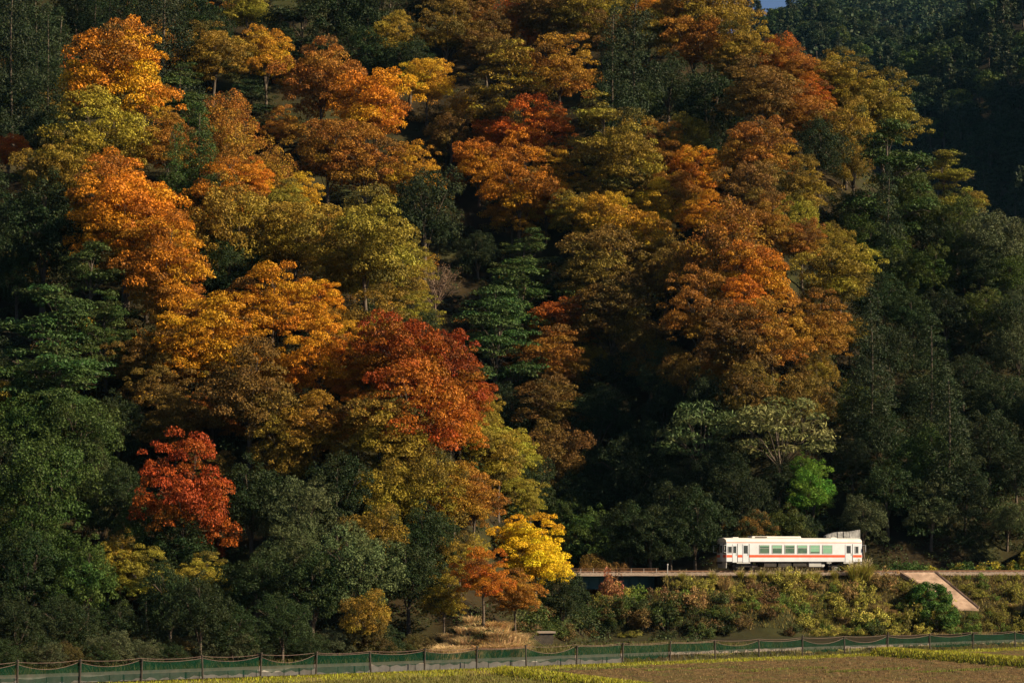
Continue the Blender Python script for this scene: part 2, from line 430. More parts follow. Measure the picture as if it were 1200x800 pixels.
def fib(n, zmin=-.3):
    out = []
    i = np.arange(n)+.5; z = 1-(1-zmin)*i/n; ph = i*2.39996+rng.random()*6
    r = np.sqrt(np.clip(1-z*z,0,1)); return np.stack([r*np.cos(ph), r*np.sin(ph), z], 1)

PROTO = {}      # kind -> list of (crown mesh, trunk mesh, nominal diameter, height of crown centre)
def add_proto(kind, crown, trunk, dia, hc): PROTO.setdefault(kind, []).append((crown, trunk, dia, hc))
def lobes(R, H, zc, nl, lump=.2, zmin=-.55):
    """big uneven lobes that make up a crown: a few boughs of different reach"""
    d = fib(nl, zmin); rad = 1 + lump*rng.normal(size=nl)
    return [np.array([R*a*v[0], R*a*v[1], zc + H*a*v[2]]) for v, a in zip(d, np.clip(rad,.6,1.25))]
for v in range(5):                                  # rounded, cloud-layered broadleaf
    R, H, zc = 3.8, 3.9+.3*v*.5, 5.6
    big = lobes(R*.72, H*.72, zc, 13+v, .3); cl = []
    for b in big:
        rb = 1.1+.8*rng.random(); lt = rng.random()
        for dd in fib(9, -.25):
            p = b + dd*rb*np.array([1,1,.85])*(.75+.5*rng.random())
            rr = .38+.5*rng.random()**1.5; cl.append((p, (rr*1.2, rr*1.2, rr*.7), .65*lt+.35*rng.random()))
    for p in lobes(R*.35, H*.35, zc-.3, 6): cl.append((p, (1.2,1.2,.8)))
    add_proto('b', crown_mesh('crown', cl, .165, 74, M_LEAF, scat=.75), trunk_mesh('trunk', 6.8, .24, [(p, .35+.4*rng.random()) for p in big[:9]]), 9.0, zc)
for v in range(3):                                  # feathery fan-shaped crown (upright boughs)
    cl = []; limbs = []
    for i in range(54):
        a = rng.random()*2*pi; el = .1+1.4*rng.random()**.8; L = 5.2*(.75+.35*rng.random())
        tip = np.array([cos(a)*cos(el)*L*.85, sin(a)*cos(el)*L*.85, 2.6+sin(el)*L*1.15])
        base = np.array([0,0,2.2]); u = unit(tip-base)
        for k in (.6,.8,.98):
            p = base+(tip-base)*k; rr = .55+.25*rng.random(); cl.append((p, (rr, rr, rr*1.1)))
        if i % 3 == 0: limbs.append((base+(tip-base)*.85, .38))
    add_proto('f', crown_mesh('crown', cl, .2, 30, M_LEAF, aspect=.45, up=.1, scat=.9), trunk_mesh('trunk', 6.0, .2, limbs), 8.6, 5.4)
for v in range(3):                                  # dense evergreen broadleaf, billowing
    R, H, zc = 3.7, 3.9, 5.0; cl = []
    big = lobes(R*.7, H*.72, zc, 15, .2, -.75)
    for b in big:
        rb = 1.1+.6*rng.random(); lt = rng.random()
        for dd in fib(9, -.35):
            rr = .38+.45*rng.random(); cl.append((b+dd*rb*(.8+.35*rng.random()), (rr, rr, rr*.85), .6*lt+.4*rng.random()))
    add_proto('e', crown_mesh('crown', cl, .18, 58, M_EVER, aspect=.55, up=.2, lower=-.5), trunk_mesh('trunk', 6.0, .25, [(p,.4) for p in big[:6]]), 8.8, zc)
for v in range(3):                                  # pine: flat pads on spreading limbs, trunk showing between
    cl = []; limbs = []; h = 8.6
    for lay in range(6):
        z = 2.8+lay*1.3+.45*rng.normal(); reach = [3.6,3.9,3.5,2.9,2.1,1.0][lay]
        for k in range([7,8,8,7,6,4][lay]):
            a = rng.random()*2*pi; p = np.array([cos(a)*reach*(.3+.7*rng.random()), sin(a)*reach*(.3+.7*rng.random()), z+.6*rng.normal()])
            rr = .75+.6*rng.random(); cl.append((p, (rr*1.25, rr*1.1, .5)))
            for _ in range(3):
                pp = p+rng.normal(size=3)*np.array([.9,.9,.22]); r2 = .5+.3*rng.random(); cl.append((pp, (r2*1.2, r2*1.2, .3)))
            limbs.append((p-np.array([0,0,.25]), min(.9, max(.2, (z-1.6)/h))))
    add_proto('p', crown_mesh('crown', cl, .24, 40, M_NEEDLE, aspect=.4, up=.9, lower=-.15), trunk_mesh('trunk', h, .23, limbs, .7), 8.4, 6.6)
for v in range(3):                                  # cedar: dark narrow cone of drooping sprays
    cl = []; h = 17.0
    for lay in range(15):
        t = lay/14; z = 2.6+t*13.8; reach = 2.5*(1-t)**.7+.15
        for k in range(max(2, int(11*(1-t)+3))):
            a = rng.random()*2*pi; rr = .6+.45*rng.random()*(1.2-t)
            cl.append((np.array([cos(a)*reach, sin(a)*reach, z-.25*reach+.3*rng.normal()])*np.array([.8+.3*rng.random()]*2+[1]), (rr, rr, rr*.95)))
    for lay in range(12): z = 3.0+lay*1.05; cl.append((np.array([0,0,z]), (1.3*(1-lay/14),1.3*(1-lay/14),.9)))
    cl.append((np.array([0,0,16.8]), (.3,.3,.8)))
    add_proto('c', crown_mesh('crown', cl, .22, 36, M_NEEDLE, aspect=.35, up=-.1, scat=.7), trunk_mesh('trunk', 16.0, .15, []), 5.6, 9.0)
for v in range(2):                                  # maple: many thin overlapping flat layers
    cl = []; big = []
    for i in range(46):
        dd = fib(46, -.6)[i]; a = .6+.45*rng.random()
        p = np.array([3.6*a*dd[0], 3.6*a*dd[1], 5.0+3.7*a*dd[2]]); rr = .8+.5*rng.random()
        cl.append((p, (rr*1.2, rr*1.2, rr*.55))); big.append(p)
    add_proto('m', crown_mesh('crown', cl, .19, 56, M_LEAF, aspect=.7, up=.35), trunk_mesh('trunk', 6.0, .2, [(p,.4) for p in big[::4]]), 8.6, 5.1)
for v in range(2):                                  # drooping tiers of long pale leaves
    cl = []; limbs = []
    for i in range(44):
        dd = fib(44, -.4)[i]; a = .75+.35*rng.random()
        p = np.array([3.9*a*dd[0], 3.9*a*dd[1], 5.0+3.3*a*dd[2]]); rr = .75+.35*rng.random()
        cl.append((p, (rr*1.2, rr*1.2, rr*.5)))
        if i % 3 == 0: limbs.append((p, .45))
    add_proto('l', crown_mesh('crown', cl, .42, 17, M_EVER, aspect=.3, up=.4, lower=-.4), trunk_mesh('trunk', 6.5, .17, limbs, .5), 9.0, 5.2)
if True:                                            # nearly bare tree: a haze of twigs with a few leaves left
    b = MB(); tips = []
    for i in range(26):
        a = rng.random()*2*pi; el = .45+1.0*rng.random(); L = 5.2*(.75+.3*rng.random())
        tip = np.array([cos(a)*cos(el)*L, sin(a)*cos(el)*L, 3.2+sin(el)*L]); base = np.array([0,0,2.8])
        mid = base+(tip-base)*.5+np.array([0,0,.3]); b.tube([base, mid, tip], [.09,.05,.015], 4)
        for _ in range(14):
            k = .4+.6*rng.random(); p = base+(tip-base)*k; e = p+unit(tip-base)*.6+rng.normal(size=3)*.55; b.tube([p,(p+e)/2+rng.normal(size=3)*.05,e],[.025,.018,.008],3,False); tips.append(e)
    b.tube([(0,0,-.8),(0.1,0,1.5),(0,0,3)], [.22,.17,.12], 7)
    M_TWIG = mat_surface('grey_brown_twigs', (.16,.105,.075), (.26,.18,.13), 2, .9)
    cl = [(t, (.3,.3,.3)) for t in tips[::2]]
    add_proto('t', crown_mesh('crown', cl, .16, 16, M_LEAF, aspect=.4, scat=1.2), b.mesh('trunk', M_TWIG), 9.0, 6.0)
for v in range(5):                                  # ragged scrub: leaning stems with leaves of all sizes
    cl = []; b = MB()
    for i in range(15):
        a = rng.random()*2*pi; r = .95*rng.random()**.6; hgt = (.25+.85*rng.random()**1.3)*(1.25-.5*r)
        p = np.array([cos(a)*r, sin(a)*r, hgt]); rr = .12+.2*rng.random()
        for q in (1.0, .72, .45): cl.append((p*np.array([.55+.45*q,.55+.45*q,q]) + rng.normal(size=3)*.08, (rr*1.1, rr*1.1, rr*.9)))
        b.tube([(p[0]*.4,p[1]*.4,-.15), p*np.array([.75,.75,.6]), p+np.array([0,0,.12])], [.02,.014,.005], 3)
    add_proto('s', crown_mesh('crown', cl, .13, 105, M_LEAF, aspect=.42, scat=.95, up=.2), b.mesh('stem', M_BARK), 1.9, .6)
for v in range(2):                                  # clipped-looking dense globe bush
    cl = []
    for i in range(70):
        dd = fib(70, -.5)[i]; p = np.array([2.0*dd[0], 2.0*dd[1], 1.9+1.75*dd[2]])*(.93+.1*rng.random()); cl.append((p, (.5,.5,.42)))
    b = MB().tube([(0,0,-.3),(0,0,1),(0,0,2)], [.16,.12,.05], 6)
    for c, r in cl[::5]: b.tube([(0,0,.8), c], [.05,.02], 4)
    add_proto('g', crown_mesh('crown', cl, .17, 110, M_EVER, aspect=.6, lower=-.6), b.mesh('stem', M_BARK), 4.9, 1.9)
for v in range(3):                                  # coarse crowns for the far hills
    cl = []
    if v < 2:
        for p in lobes(2.6, 2.8, 6.2, 17, .2): cl.append((p, (1.5,1.5,1.15)))
    else:
        for lay in range(9):
            t = lay/8; reach = 2.0*(1-t)+.1
            for k in range(4): a = rng.random()*6.3; cl.append((np.array([cos(a)*reach, sin(a)*reach, 3.5+t*10]), (.9,.9,.9)))
    add_proto('far' if v < 2 else 'farc', crown_mesh('crown', cl, .5, 11, M_EVER if v < 2 else M_NEEDLE), trunk_mesh('trunk', 7 if v < 2 else 12, .25, []), 8.2 if v < 2 else 4.8, 6.2 if v < 2 else 8.0)
def blades(n, R, h, wd, lean, droop, spread=.5):
    """arching grass blades as two-quad ribbons"""
    a = rng.random(n)*2*pi; r0 = R*np.sqrt(rng.random(n))*spread; L = h*(.6+.5*rng.random(n)); le = lean*(.3+rng.random(n))
    base = np.stack([r0*np.cos(a), r0*np.sin(a), np.full(n,-.08)], 1); out = np.stack([np.cos(a+.4*rng.normal(size=n)), np.sin(a+.4*rng.normal(size=n)), np.zeros(n)], 1)
    upv = np.array([0,0,1.0])
    p1 = base + upv*(L*.6)[:,None] + out*(le*L*.3)[:,None]
    p2 = p1 + upv*(L*(.4-droop))[:,None] + out*(le*L*.55)[:,None]
    s = unit(np.cross(out, upv))*(wd*(.6+.8*rng.random(n)))[:,None]
    Q = np.concatenate([np.stack([base-s, base+s, p1+s*.8, p1-s*.8], 1), np.stack([p1-s*.8, p1+s*.8, p2+s*.15, p2-s*.15], 1)])
    t = np.tile(rng.random(n), 2); q = np.tile(rng.random(n), 2)
    return Q, t, q
for v in range(2):                                  # tall pampas-like clump with plumes
    Q, t, q = blades(260, .55, 1.5, .022, .9, .1)
    Q2, t2, q2 = blades(26, .4, 2.1, .012, .35, .02)
    me = quads_mesh('leaves', np.concatenate([Q, Q2]), M_GRASS, np.concatenate([t, t2]), np.concatenate([q, q2]))
    tips = Q2[26:].mean(1); cl = [(p, (.06,.06,.2)) for p in tips]
    pl = crown_mesh('plume', cl, .09, 150, M_GRASS, aspect=.3)
    add_proto('pampas', me, pl, 1.8, .7)
    Q, t, q = blades(300, .9, 1.25, .028, 1.1, .3, .9)
    add_proto('straw', quads_mesh('leaves', Q, M_GRASS, t, q), None, 2.2, .5)

# ------------------------------------------------------------------ trees
COL = {  # own leaf colour and share of leaves that have turned
 'O': ((.53,.21,.014), .80, 'orange'), 'G': ((.50,.27,.020), .80, 'golden'), 'R': ((.30,.078,.009), .90, 'rust red'),
 'V': ((.48,.14,.014), .82, 'vermilion'), 'B': ((.33,.150,.020), .82, 'russet brown'), 'N': ((.18,.11,.022), .85, 'dark brown'),
 'L': ((.27,.185,.022), .72, 'olive gold'), 'Y': ((.80,.50,.02), .93, 'bright yellow'), 'U': ((.27,.225,.028), .78, 'yellow green'),
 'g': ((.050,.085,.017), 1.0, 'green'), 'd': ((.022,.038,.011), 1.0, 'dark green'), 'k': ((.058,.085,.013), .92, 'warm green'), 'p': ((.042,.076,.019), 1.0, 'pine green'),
 's': ((.078,.100,.038), 1.0, 'grey green'), 'P': ((.21,.24,.075), 1.0, 'pale cream green'), 'E': ((.095,.21,.02), .92, 'vivid green'), 'T': ((.26,.15,.085), 1.0, 'tan')}
KIND = {'b': ('broadleaf_tree','rounded broadleaf tree'), 'f': ('feathery_tree','feathery fan-shaped tree'), 'e': ('evergreen_tree','billowing evergreen tree'),
        'p': ('pine_tree','flat-tiered pine'), 'c': ('cedar_tree','slender conical cedar'), 'm': ('maple_tree','layered maple'), 'l': ('drooping_tree','tree of drooping leaf tiers'),
        't': ('bare_tree','nearly bare twiggy tree'), 's': ('shrub','shrub'), 'g': ('globe_bush','dense round bush'),
        'far': ('distant_tree','rounded tree'), 'farc': ('distant_conifer','pointed conifer')}
# crowns read off the slopes: picture x, y of the crown, its width in pixels, kind, colour
TREES = """
150 66 46 f O;182 62 66 f B;122 66 42 b V;250 76 78 b L;312 86 60 b G;290 24 54 b U;350 34 84 p d;235 36 70 e d;400 30 80 e d
214 118 62 p g;226 168 56 p g;208 206 50 c g;236 205 46 c g;135 118 118 b O;100 122 60 b V;168 132 60 b G;266 152 78 f B;270 186 70 f B;118 176 112 b L;70 232 78 b L
196 186 70 b B;10 186 46 b V;50 132 52 e L;92 205 60 b L;140 240 96 b O;110 255 60 b O;262 246 84 b O;322 222 64 f B;346 246 62 b G;378 122 90 b B;384 196 82 b B;292 128 54 p d;330 162 44 b B
40 40 60 c d;15 80 56 c d;70 70 46 c d;90 28 60 e d;150 18 60 e d;190 22 60 c d;25 130 50 e d;60 165 50 e d;20 20 60 c d;55 100 48 c d;130 40 44 c d;110 20 46 c d;320 60 50 e d
432 30 78 e d;462 52 64 b L;524 52 68 b L;545 20 80 b N;602 38 56 f V;640 22 80 b N;690 24 84 b L;730 14 44 b U;752 16 40 f O;786 40 64 b B;490 20 50 e d;570 70 60 b N;560 40 56 b B
656 86 98 b B;440 122 124 b O;500 112 54 b G;596 112 88 p L;746 86 58 c d;742 146 62 e g;782 110 62 e d;620 166 92 b V;580 176 56 b V;648 158 44 b V;610 208 130 b O;560 214 60 b O;650 210 62 b G
702 164 84 p U;732 202 110 b L;426 200 92 b B;482 226 64 b G;496 258 112 e d;708 236 62 b L;600 256 56 b G;640 250 48 b O;672 262 56 b L;742 282 104 b G;770 262 62 b G;706 272 60 b G;784 236 62 b B;528 168 54 e N;770 190 60 b B
720 120 52 c d;810 170 60 e L;760 55 50 b L;706 55 56 b N;480 80 60 e d;430 70 66 e d;540 130 48 f G
832 28 92 b L;896 46 52 b G;812 66 72 b B;872 72 64 b L;916 74 60 f V;934 92 56 b B;976 102 68 b L;946 118 52 b V;944 152 68 b B;890 120 82 b N;886 186 84 b B;830 138 80 e d;1002 132 62 b L;1034 150 82 b U;1078 168 54 f U;1046 206 104 p g;990 166 74 e L
1000 196 54 f L;936 232 64 b L;1110 218 62 p U;1136 246 40 b L;1162 250 56 e k;1194 264 34 b G;816 222 64 b O;828 256 60 b O;880 240 62 b N;860 90 50 b L;960 190 60 e d;840 190 50 e d;960 76 40 b O;1090 190 50 p g;1120 196 40 p g
50 292 108 e d;110 346 76 p g;58 396 116 p p;124 396 66 p g;64 454 112 p p;20 340 60 e d;146 286 118 b O;120 260 56 b O;172 312 92 b G;192 346 100 b O;150 330 50 b O;200 374 70 b B;246 412 116 b O;276 392 62 b V;210 440 80 b O
272 302 104 e L;262 340 72 e d;346 296 102 b L;334 266 56 b U;386 276 58 f O;320 372 98 b O;368 372 68 b O;372 446 84 b O;300 268 50 b O;300 330 54 e g;296 230 44 b O;164 440 60 b N
430 310 108 b U 1.2;396 330 70 b U;474 350 60 b L;510 332 68 t T;442 388 86 b L;400 400 60 b G;490 404 62 e d;620 310 62 p g;608 348 92 p g;578 412 88 p p;656 386 76 b V;634 400 46 b V;646 432 82 b B;720 382 100 b N;762 432 70 e N;704 318 104 b N;690 350 60 b L;470 446 104 b R 1.2;440 430 50 b V;412 460 60 b V;460 262 50 b U;560 300 50 e d;670 345 50 e d
690 432 52 e L;780 345 70 b N;760 320 60 b B;856 300 102 f B;884 352 76 b O;870 384 60 b O;816 330 78 f B;940 302 54 b B;936 264 48 e U;984 348 82 b L;956 410 74 b B;996 398 44 b L;822 398 84 b B;862 428 80 b N;846 450 50 b B;960 452 50 e L;905 420 80 b B;900 290 60 b B;980 300 44 e L;800 440 60 e N
1016 300 64 e k;1062 246 60 e k;1050 310 54 e k;1092 332 56 e k;1164 300 80 e s;1106 330 34 e g;1140 404 24 e s;1192 420 52 e s;1030 360 60 e d;1070 380 60 e d;1110 380 56 e d;1130 300 60 e k;1150 332 60 e d;1182 332 60 e k;1192 300 50 e k;1120 252 50 e k;1100 300 50 e d;1060 345 50 e k;1185 390 56 e d;1150 370 60 e k;1040 430 60 e d;1090 440 56 c d;1130 450 60 e d;1170 480 60 e d;1190 360 40 e s;1020 450 50 c d;1062 480 50 e d;1110 510 60 c d;1160 540 66 e d;1030 520 56 e d;1190 560 60 e d;1196 470 40 e s;1000 260 60 e g;1030 260 50 e L;1080 270 54 e k;1120 280 54 e k;1040 285 40 c d
512 456 96 b R 1.2;538 486 66 b R 1.2;492 506 108 b R 1.2;528 516 66 b V;440 476 66 b O;452 536 98 b L;532 592 84 b B;584 560 66 b L;556 606 62 b B;628 664 70 b Y 1.2;470 312 66 b U;488 378 56 b U;598 550 60 b U;608 598 52 b U;562 502 54 b L;655 640 34 f Y;604 640 46 b Y;646 676 44 b Y;500 600 84 e L;452 590 80 e L;690 640 62 e g;640 492 80 b N;652 546 82 e N;700 500 74 e d;772 446 62 e s;740 580 80 e d;720 450 70 e d;600 500 60 e d;606 600 44 b U;596 580 40 b U;562 530 50 b U;620 590 60 e d;680 590 62 e d
90 520 102 e g;50 600 116 e g;102 560 56 e s;216 602 100 b R 1.38;184 470 70 b N;204 506 80 b N;292 500 100 b N;368 512 92 b B;296 604 92 e d;350 622 84 e s;396 598 80 e d;330 450 60 b O;420 510 60 b O;470 560 60 e N;250 500 60 b B;330 550 70 e L;140 520 60 e d;120 622 64 e d;30 520 80 e g;20 450 60 p g;260 460 60 b N;240 640 40 m R
236 690 60 b U;172 696 64 b U;102 704 76 e g;32 690 84 e d;420 686 100 e s;366 706 84 e d;480 690 84 e d;566 696 58 b V;604 706 56 b B;140 672 60 e L;40 650 90 e g;300 690 86 e d;540 660 60 e L;440 640 80 e L;500 640 70 e d;340 660 70 e s;200 720 70 e d;80 735 70 e d;270 735 70 e d;400 740 66 e d;470 735 60 e L;140 740 60 e d;20 740 70 e d;340 745 60 e d;520 720 50 b L
914 514 104 l P;822 528 84 l s;812 566 60 l s;952 588 56 e E;942 560 44 e E;870 600 70 e d;786 600 80 e d;740 640 76 e d;800 636 60 e d;846 600 40 l s;830 490 70 e d;880 470 70 e N;940 480 60 e N;1040 580 70 e d;1084 560 72 e g;1130 590 60 e d;780 500 60 e d;760 540 70 e d;660 620 50 e g;700 560 60 e d;850 560 60 e d
"""
fillrng = np.random.default_rng(5)
placed = []
def place_tree(px, py, wpx, kind, colc, yr=(178, 620), tall=1.0):
    pr = PROTO[kind][int(fillrng.integers(len(PROTO[kind])))]
    lift_px = pr[3]/pr[2]*wpx*tall
    r = hit(px, py, 0.0, 297 if px > 668 else yr[0], yr[1], lift_px)
    if r is None: return None
    x, y = r
    D = float(np.clip(wpx*y/F_PX, 2.2, 13.5))
    placed.append(dict(px=px, py=py, w=wpx, kind=kind, col=colc, x=x, y=y, z=tz(x, y), D=D, proto=pr, tall=tall))
    return placed[-1]
for ent in TREES.replace('\n', ';').split(';'):
    e = ent.split()
    if len(e) < 5: continue
    px, py, wp = float(e[0]), float(e[1]), float(e[2])*1.22
    if place_tree(px, py, wp, e[3], e[4], tall=float(e[5]) if len(e) > 5 else 1.0) is None: print('MISS', ent)
# the rest of the wood, between and around those
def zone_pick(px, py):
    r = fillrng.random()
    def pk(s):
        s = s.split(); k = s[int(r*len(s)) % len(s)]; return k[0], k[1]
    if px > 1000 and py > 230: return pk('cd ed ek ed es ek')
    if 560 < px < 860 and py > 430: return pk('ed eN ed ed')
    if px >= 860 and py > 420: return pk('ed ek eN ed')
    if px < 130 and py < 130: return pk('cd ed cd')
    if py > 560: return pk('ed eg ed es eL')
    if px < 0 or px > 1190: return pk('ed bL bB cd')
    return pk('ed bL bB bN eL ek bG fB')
for gy_ in np.arange(-70, 745, 31):
    for gx_ in np.arange(-110, 1320, 35):
        px = gx_ + fillrng.normal()*9; py = gy_ + fillrng.normal()*9
        if any((px-t['px'])**2 + ((py-t['py'])*1.15)**2 < (.36*t['w']+13)**2 for t in placed): continue
        r = hit(px, py+30, 0, 190, 620)
        if r is None or tz(*r) < -6.5: continue
        k, c = zone_pick(px, py)
        D = (5.4 if k != 'c' else 4.2) + 2.8*fillrng.random()
        place_tree(px, py, D*F_PX/r[1], k, c)

rr_ = TC
keep = []
for t in placed:                                     # nothing may grow on the shelf, the road or the fence
    rx, ry = t['x']-TC[0], t['y']-TC[1]
    s = rx*TT[0]+ry*TT[1]; d = rx*TN[0]+ry*TN[1]
    o = (t['x']-FL[0])*FN[0] + (t['y']-FL[1])*FN[1]
    if s > -28 and -3.4 < d < 4.0: 
        dd = -4.6 - d; t['x'] += TN[0]*dd; t['y'] += TN[1]*dd; t['z'] = tz(t['x'], t['y'])
    elif s > -26 and d > 4.0: continue
    if o < 8.6: t['x'] += FN[0]*(8.6-o); t['y'] += FN[1]*(8.6-o); t['z'] = tz(t['x'], t['y'])
    t['s'] = s; t['d'] = d; t['o'] = o
    keep.append(t)
placed = keep

def where(t):
    x, y, z = t['x'], t['y'], t['z']
    onA = hills_A(x, y)
    if onA:
        if z < -2: return 'at the foot of the spur'
        if z < 14: return 'low on the wooded spur'
        if z < 32: return 'halfway up the wooded spur'
        return 'near the top of the wooded spur'
    if t['s'] < -8: return 'low in the ravine beyond the bridge' if z < 12 else ('up the ravine behind the spur' if z < 45 else 'high on the hill behind the spur')
    if t['s'] > 14: return 'on the dark slope above the chute' if z < 28 else 'on the back hill ridge'
    if z < 10: return 'just behind the railcar'
    if z < 32: return 'on the slope above the railcar'
    if z < 58: return 'halfway up the back hill'
    return 'high on the back hill'
def hills_A(x, y):
    pts = RIDGES[0][0]; a = max(p[2]-.9*math.hypot(x-p[0], y-p[1]) for p in pts); b = max(p[2]-.72*math.hypot(x-p[0], y-p[1]) for p in RIDGES[1][0])
    return a > b or (x < 4 and y < 270)
def size_word(D): return 'small ' if D < 4.6 else ('large ' if D > 8.6 else '')
for t in placed:
    t['short'] = COL[t['col']][2] + ' ' + KIND[t['kind']][1]
    t['label'] = size_word(t['D']) + t['short'] + ' ' + where(t)
from collections import Counter
cnt = Counter(t['label'] for t in placed)
SHORTER = {'rounded broadleaf tree':'broadleaf', 'feathery fan-shaped tree':'feathery tree', 'billowing evergreen tree':'evergreen', 'flat-tiered pine':'pine', 'slender conical cedar':'cedar', 'layered maple':'maple', 'tree of drooping leaf tiers':'drooping tree', 'nearly bare twiggy tree':'bare tree'}
used = set()
for t in placed:                                     # look-alikes: name the neighbour that sets this one apart
    t['full'] = t['label']
    if cnt[t['label']] > 1:
        for nb in sorted((u for u in placed if u is not t and (u['col'] != t['col'] or u['kind'] != t['kind'])), key=lambda u: (u['px']-t['px'])**2+(u['py']-t['py'])**2)[:5]:
            bs = COL[nb['col']][2] + ' ' + SHORTER[KIND[nb['kind']][1]]; an = 'an ' if bs[0] == 'o' else 'a '
            cand = t['label'] + ', beside ' + an + bs
            if len(cand.split()) > 16: cand = size_word(t['D']) + COL[t['col']][2] + ' ' + SHORTER[KIND[t['kind']][1]] + ' ' + where(t) + ', beside ' + an + bs
            if len(cand.split()) > 16: cand = size_word(t['D']) + COL[t['col']][2] + ' ' + SHORTER[KIND[t['kind']][1]] + ' ' + where(t) + ', beside ' + bs.split()[-1]
            t['full'] = cand
            if cand not in used: break
    used.add(t['full'])
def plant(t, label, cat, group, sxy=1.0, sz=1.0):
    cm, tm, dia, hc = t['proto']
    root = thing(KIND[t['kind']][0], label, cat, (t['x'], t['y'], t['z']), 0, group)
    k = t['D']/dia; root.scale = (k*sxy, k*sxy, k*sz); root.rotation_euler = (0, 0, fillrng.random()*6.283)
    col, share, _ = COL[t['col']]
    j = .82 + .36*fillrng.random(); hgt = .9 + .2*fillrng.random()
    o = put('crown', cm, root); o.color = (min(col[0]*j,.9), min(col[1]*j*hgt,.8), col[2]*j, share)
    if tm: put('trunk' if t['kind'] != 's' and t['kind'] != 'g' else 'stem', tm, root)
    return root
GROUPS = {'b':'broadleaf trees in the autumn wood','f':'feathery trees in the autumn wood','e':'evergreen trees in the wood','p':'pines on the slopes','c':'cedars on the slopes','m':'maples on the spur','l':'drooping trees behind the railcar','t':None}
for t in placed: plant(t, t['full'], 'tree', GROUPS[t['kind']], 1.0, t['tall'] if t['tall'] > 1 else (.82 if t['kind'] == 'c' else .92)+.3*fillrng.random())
print('TREES', len(placed), 'distinct labels', len(set(t['full'] for t in placed)))

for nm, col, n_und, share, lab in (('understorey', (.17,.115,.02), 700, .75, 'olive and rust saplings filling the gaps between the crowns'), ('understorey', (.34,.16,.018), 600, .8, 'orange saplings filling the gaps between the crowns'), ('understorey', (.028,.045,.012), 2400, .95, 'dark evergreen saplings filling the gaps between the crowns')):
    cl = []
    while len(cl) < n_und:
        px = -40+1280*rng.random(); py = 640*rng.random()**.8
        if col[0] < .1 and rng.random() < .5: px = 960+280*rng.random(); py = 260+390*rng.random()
        r = hit(px, py, 0, 200, 520)
        if r is None: n_und -= 1; continue
        x, y = r; z = tz(x, y); d = (x-TC[0])*TN[0]+(y-TC[1])*TN[1]; o = (x-FL[0])*FN[0]+(y-FL[1])*FN[1]
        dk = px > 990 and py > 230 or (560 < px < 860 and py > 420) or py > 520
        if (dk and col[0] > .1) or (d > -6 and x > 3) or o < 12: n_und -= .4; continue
        for _ in range(3):
            rr = .5+.55*rng.random(); cl.append((np.array([x, y, z])+np.array([rng.normal(), rng.normal(), .6+2.6*rng.random()]), (rr*1.2, rr*1.2, rr*.8)))
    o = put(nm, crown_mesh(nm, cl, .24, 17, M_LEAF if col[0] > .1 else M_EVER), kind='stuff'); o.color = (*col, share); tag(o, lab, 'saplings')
# far hills: crown by crown where they can be told apart
far_n = 0
for (y0, y1, x0, x1, step, nm) in ((740, 1070, 80, 230, 8.2, 'the dark hill beyond the back hill'), (1070, 1330, 80, 215, 9.0, 'the far green ridge')):
    for yy in np.arange(y0, y1, step*1.15):
        for xx in np.arange(x0, x1, step):
            x = xx + fillrng.normal()*2.2; y = yy + fillrng.normal()*2.2; z = tz(x, y)
            px = 600 + F_PX*x/y; py = HZ - F_PX*(z+8)/y
            if not (840 < px < 1230 and -25 < py < 270): continue
            ys = np.linspace(230, y-14, 60); k = (z+11)/y
            if np.any(terrain(x/y*ys, ys) + 7*(ys < 520) > k*ys): continue        # hidden behind nearer ground
            kd = 'farc' if fillrng.random() < .3 else 'far'; pr = PROTO[kd][int(fillrng.integers(len(PROTO[kd])))]
            colc = 'ddddddkd'[int(fillrng.integers(8))]; colc = 'd' if kd == 'farc' else colc
            t = dict(x=x, y=y, z=z, kind=kd, col=colc, D=pr[2]*(1.0+.55*fillrng.random()), proto=pr)
            plant(t, ('tall ' if t['D'] > pr[2]*1.38 else ('low ' if t['D'] < pr[2]*1.15 else ''))+COL[colc][2]+' '+KIND[kd][1]+' on '+nm, 'tree', KIND[kd][1]+'s on '+nm); far_n += 1
print('FAR', far_n)
cs, ns = [], []                                       # the blue mountain behind: one mass of wood
for _ in range(2600):
    y = 1250 + 600*rng.random(); px = 900 + 360*rng.random(); x = (px-600)/F_PX*y; z = tz(x, y)
    if HZ - F_PX*z/y < -40: continue
    cs.append((np.array([x, y, z+4]), (4+2*rng.random(), 4, 4+2*rng.random())))
o = put('far_wood', crown_mesh('far_wood', cs, 2.2, .35, M_EVER), kind='stuff'); o.color = (.03,.05,.02,1)
tag(o, 'dark wood covering the blue far mountain', 'wood')

# ------------------------------------------------------------------ the railcar
def mat_paint(name, c, rough=.35, spec=.5, dirt=.12):
    return mat_surface(name, c, tuple(v*(1-dirt) for v in c), 1.2, rough, 0, tuple(v*(1-dirt*1.8) for v in c), .5, spec)
M_WHITE = mat_paint('railcar_white', (.70,.73,.79))
M_ROOF = mat_paint('roof_cream', (.78,.74,.68), .6)
M_STRIPE = mat_paint('orange_stripe', (.78,.10,.025))
M_DARK = mat_surface('underframe_black', (.018,.016,.015), (.05,.042,.036), 3, .7)
train_z = .965
M_RUB = mat_surface('door_seal', (.03,.03,.03), (.04,.04,.04), 3, .6)
M_GREY = mat_paint('grey_panel', (.46,.46,.45), .5)
def mat_glass(name, c, c2):
    m, t, out = new_mat(name); p = t.nodes.new('ShaderNodeBsdfPrincipled')
    t.links.new(mixc(t, ramp(t, noise(t, 1.3, 2), .4, .6), c, c2), p.inputs['Base Color'])
    p.inputs['Roughness'].default_value = .06; p.inputs['Specular IOR Level'].default_value = .7
    t.links.new(p.outputs[0], out.inputs['Surface']); return m
M_GLASS = mat_glass('green_tinted_glass', (.035,.085,.05), (.07,.13,.07))
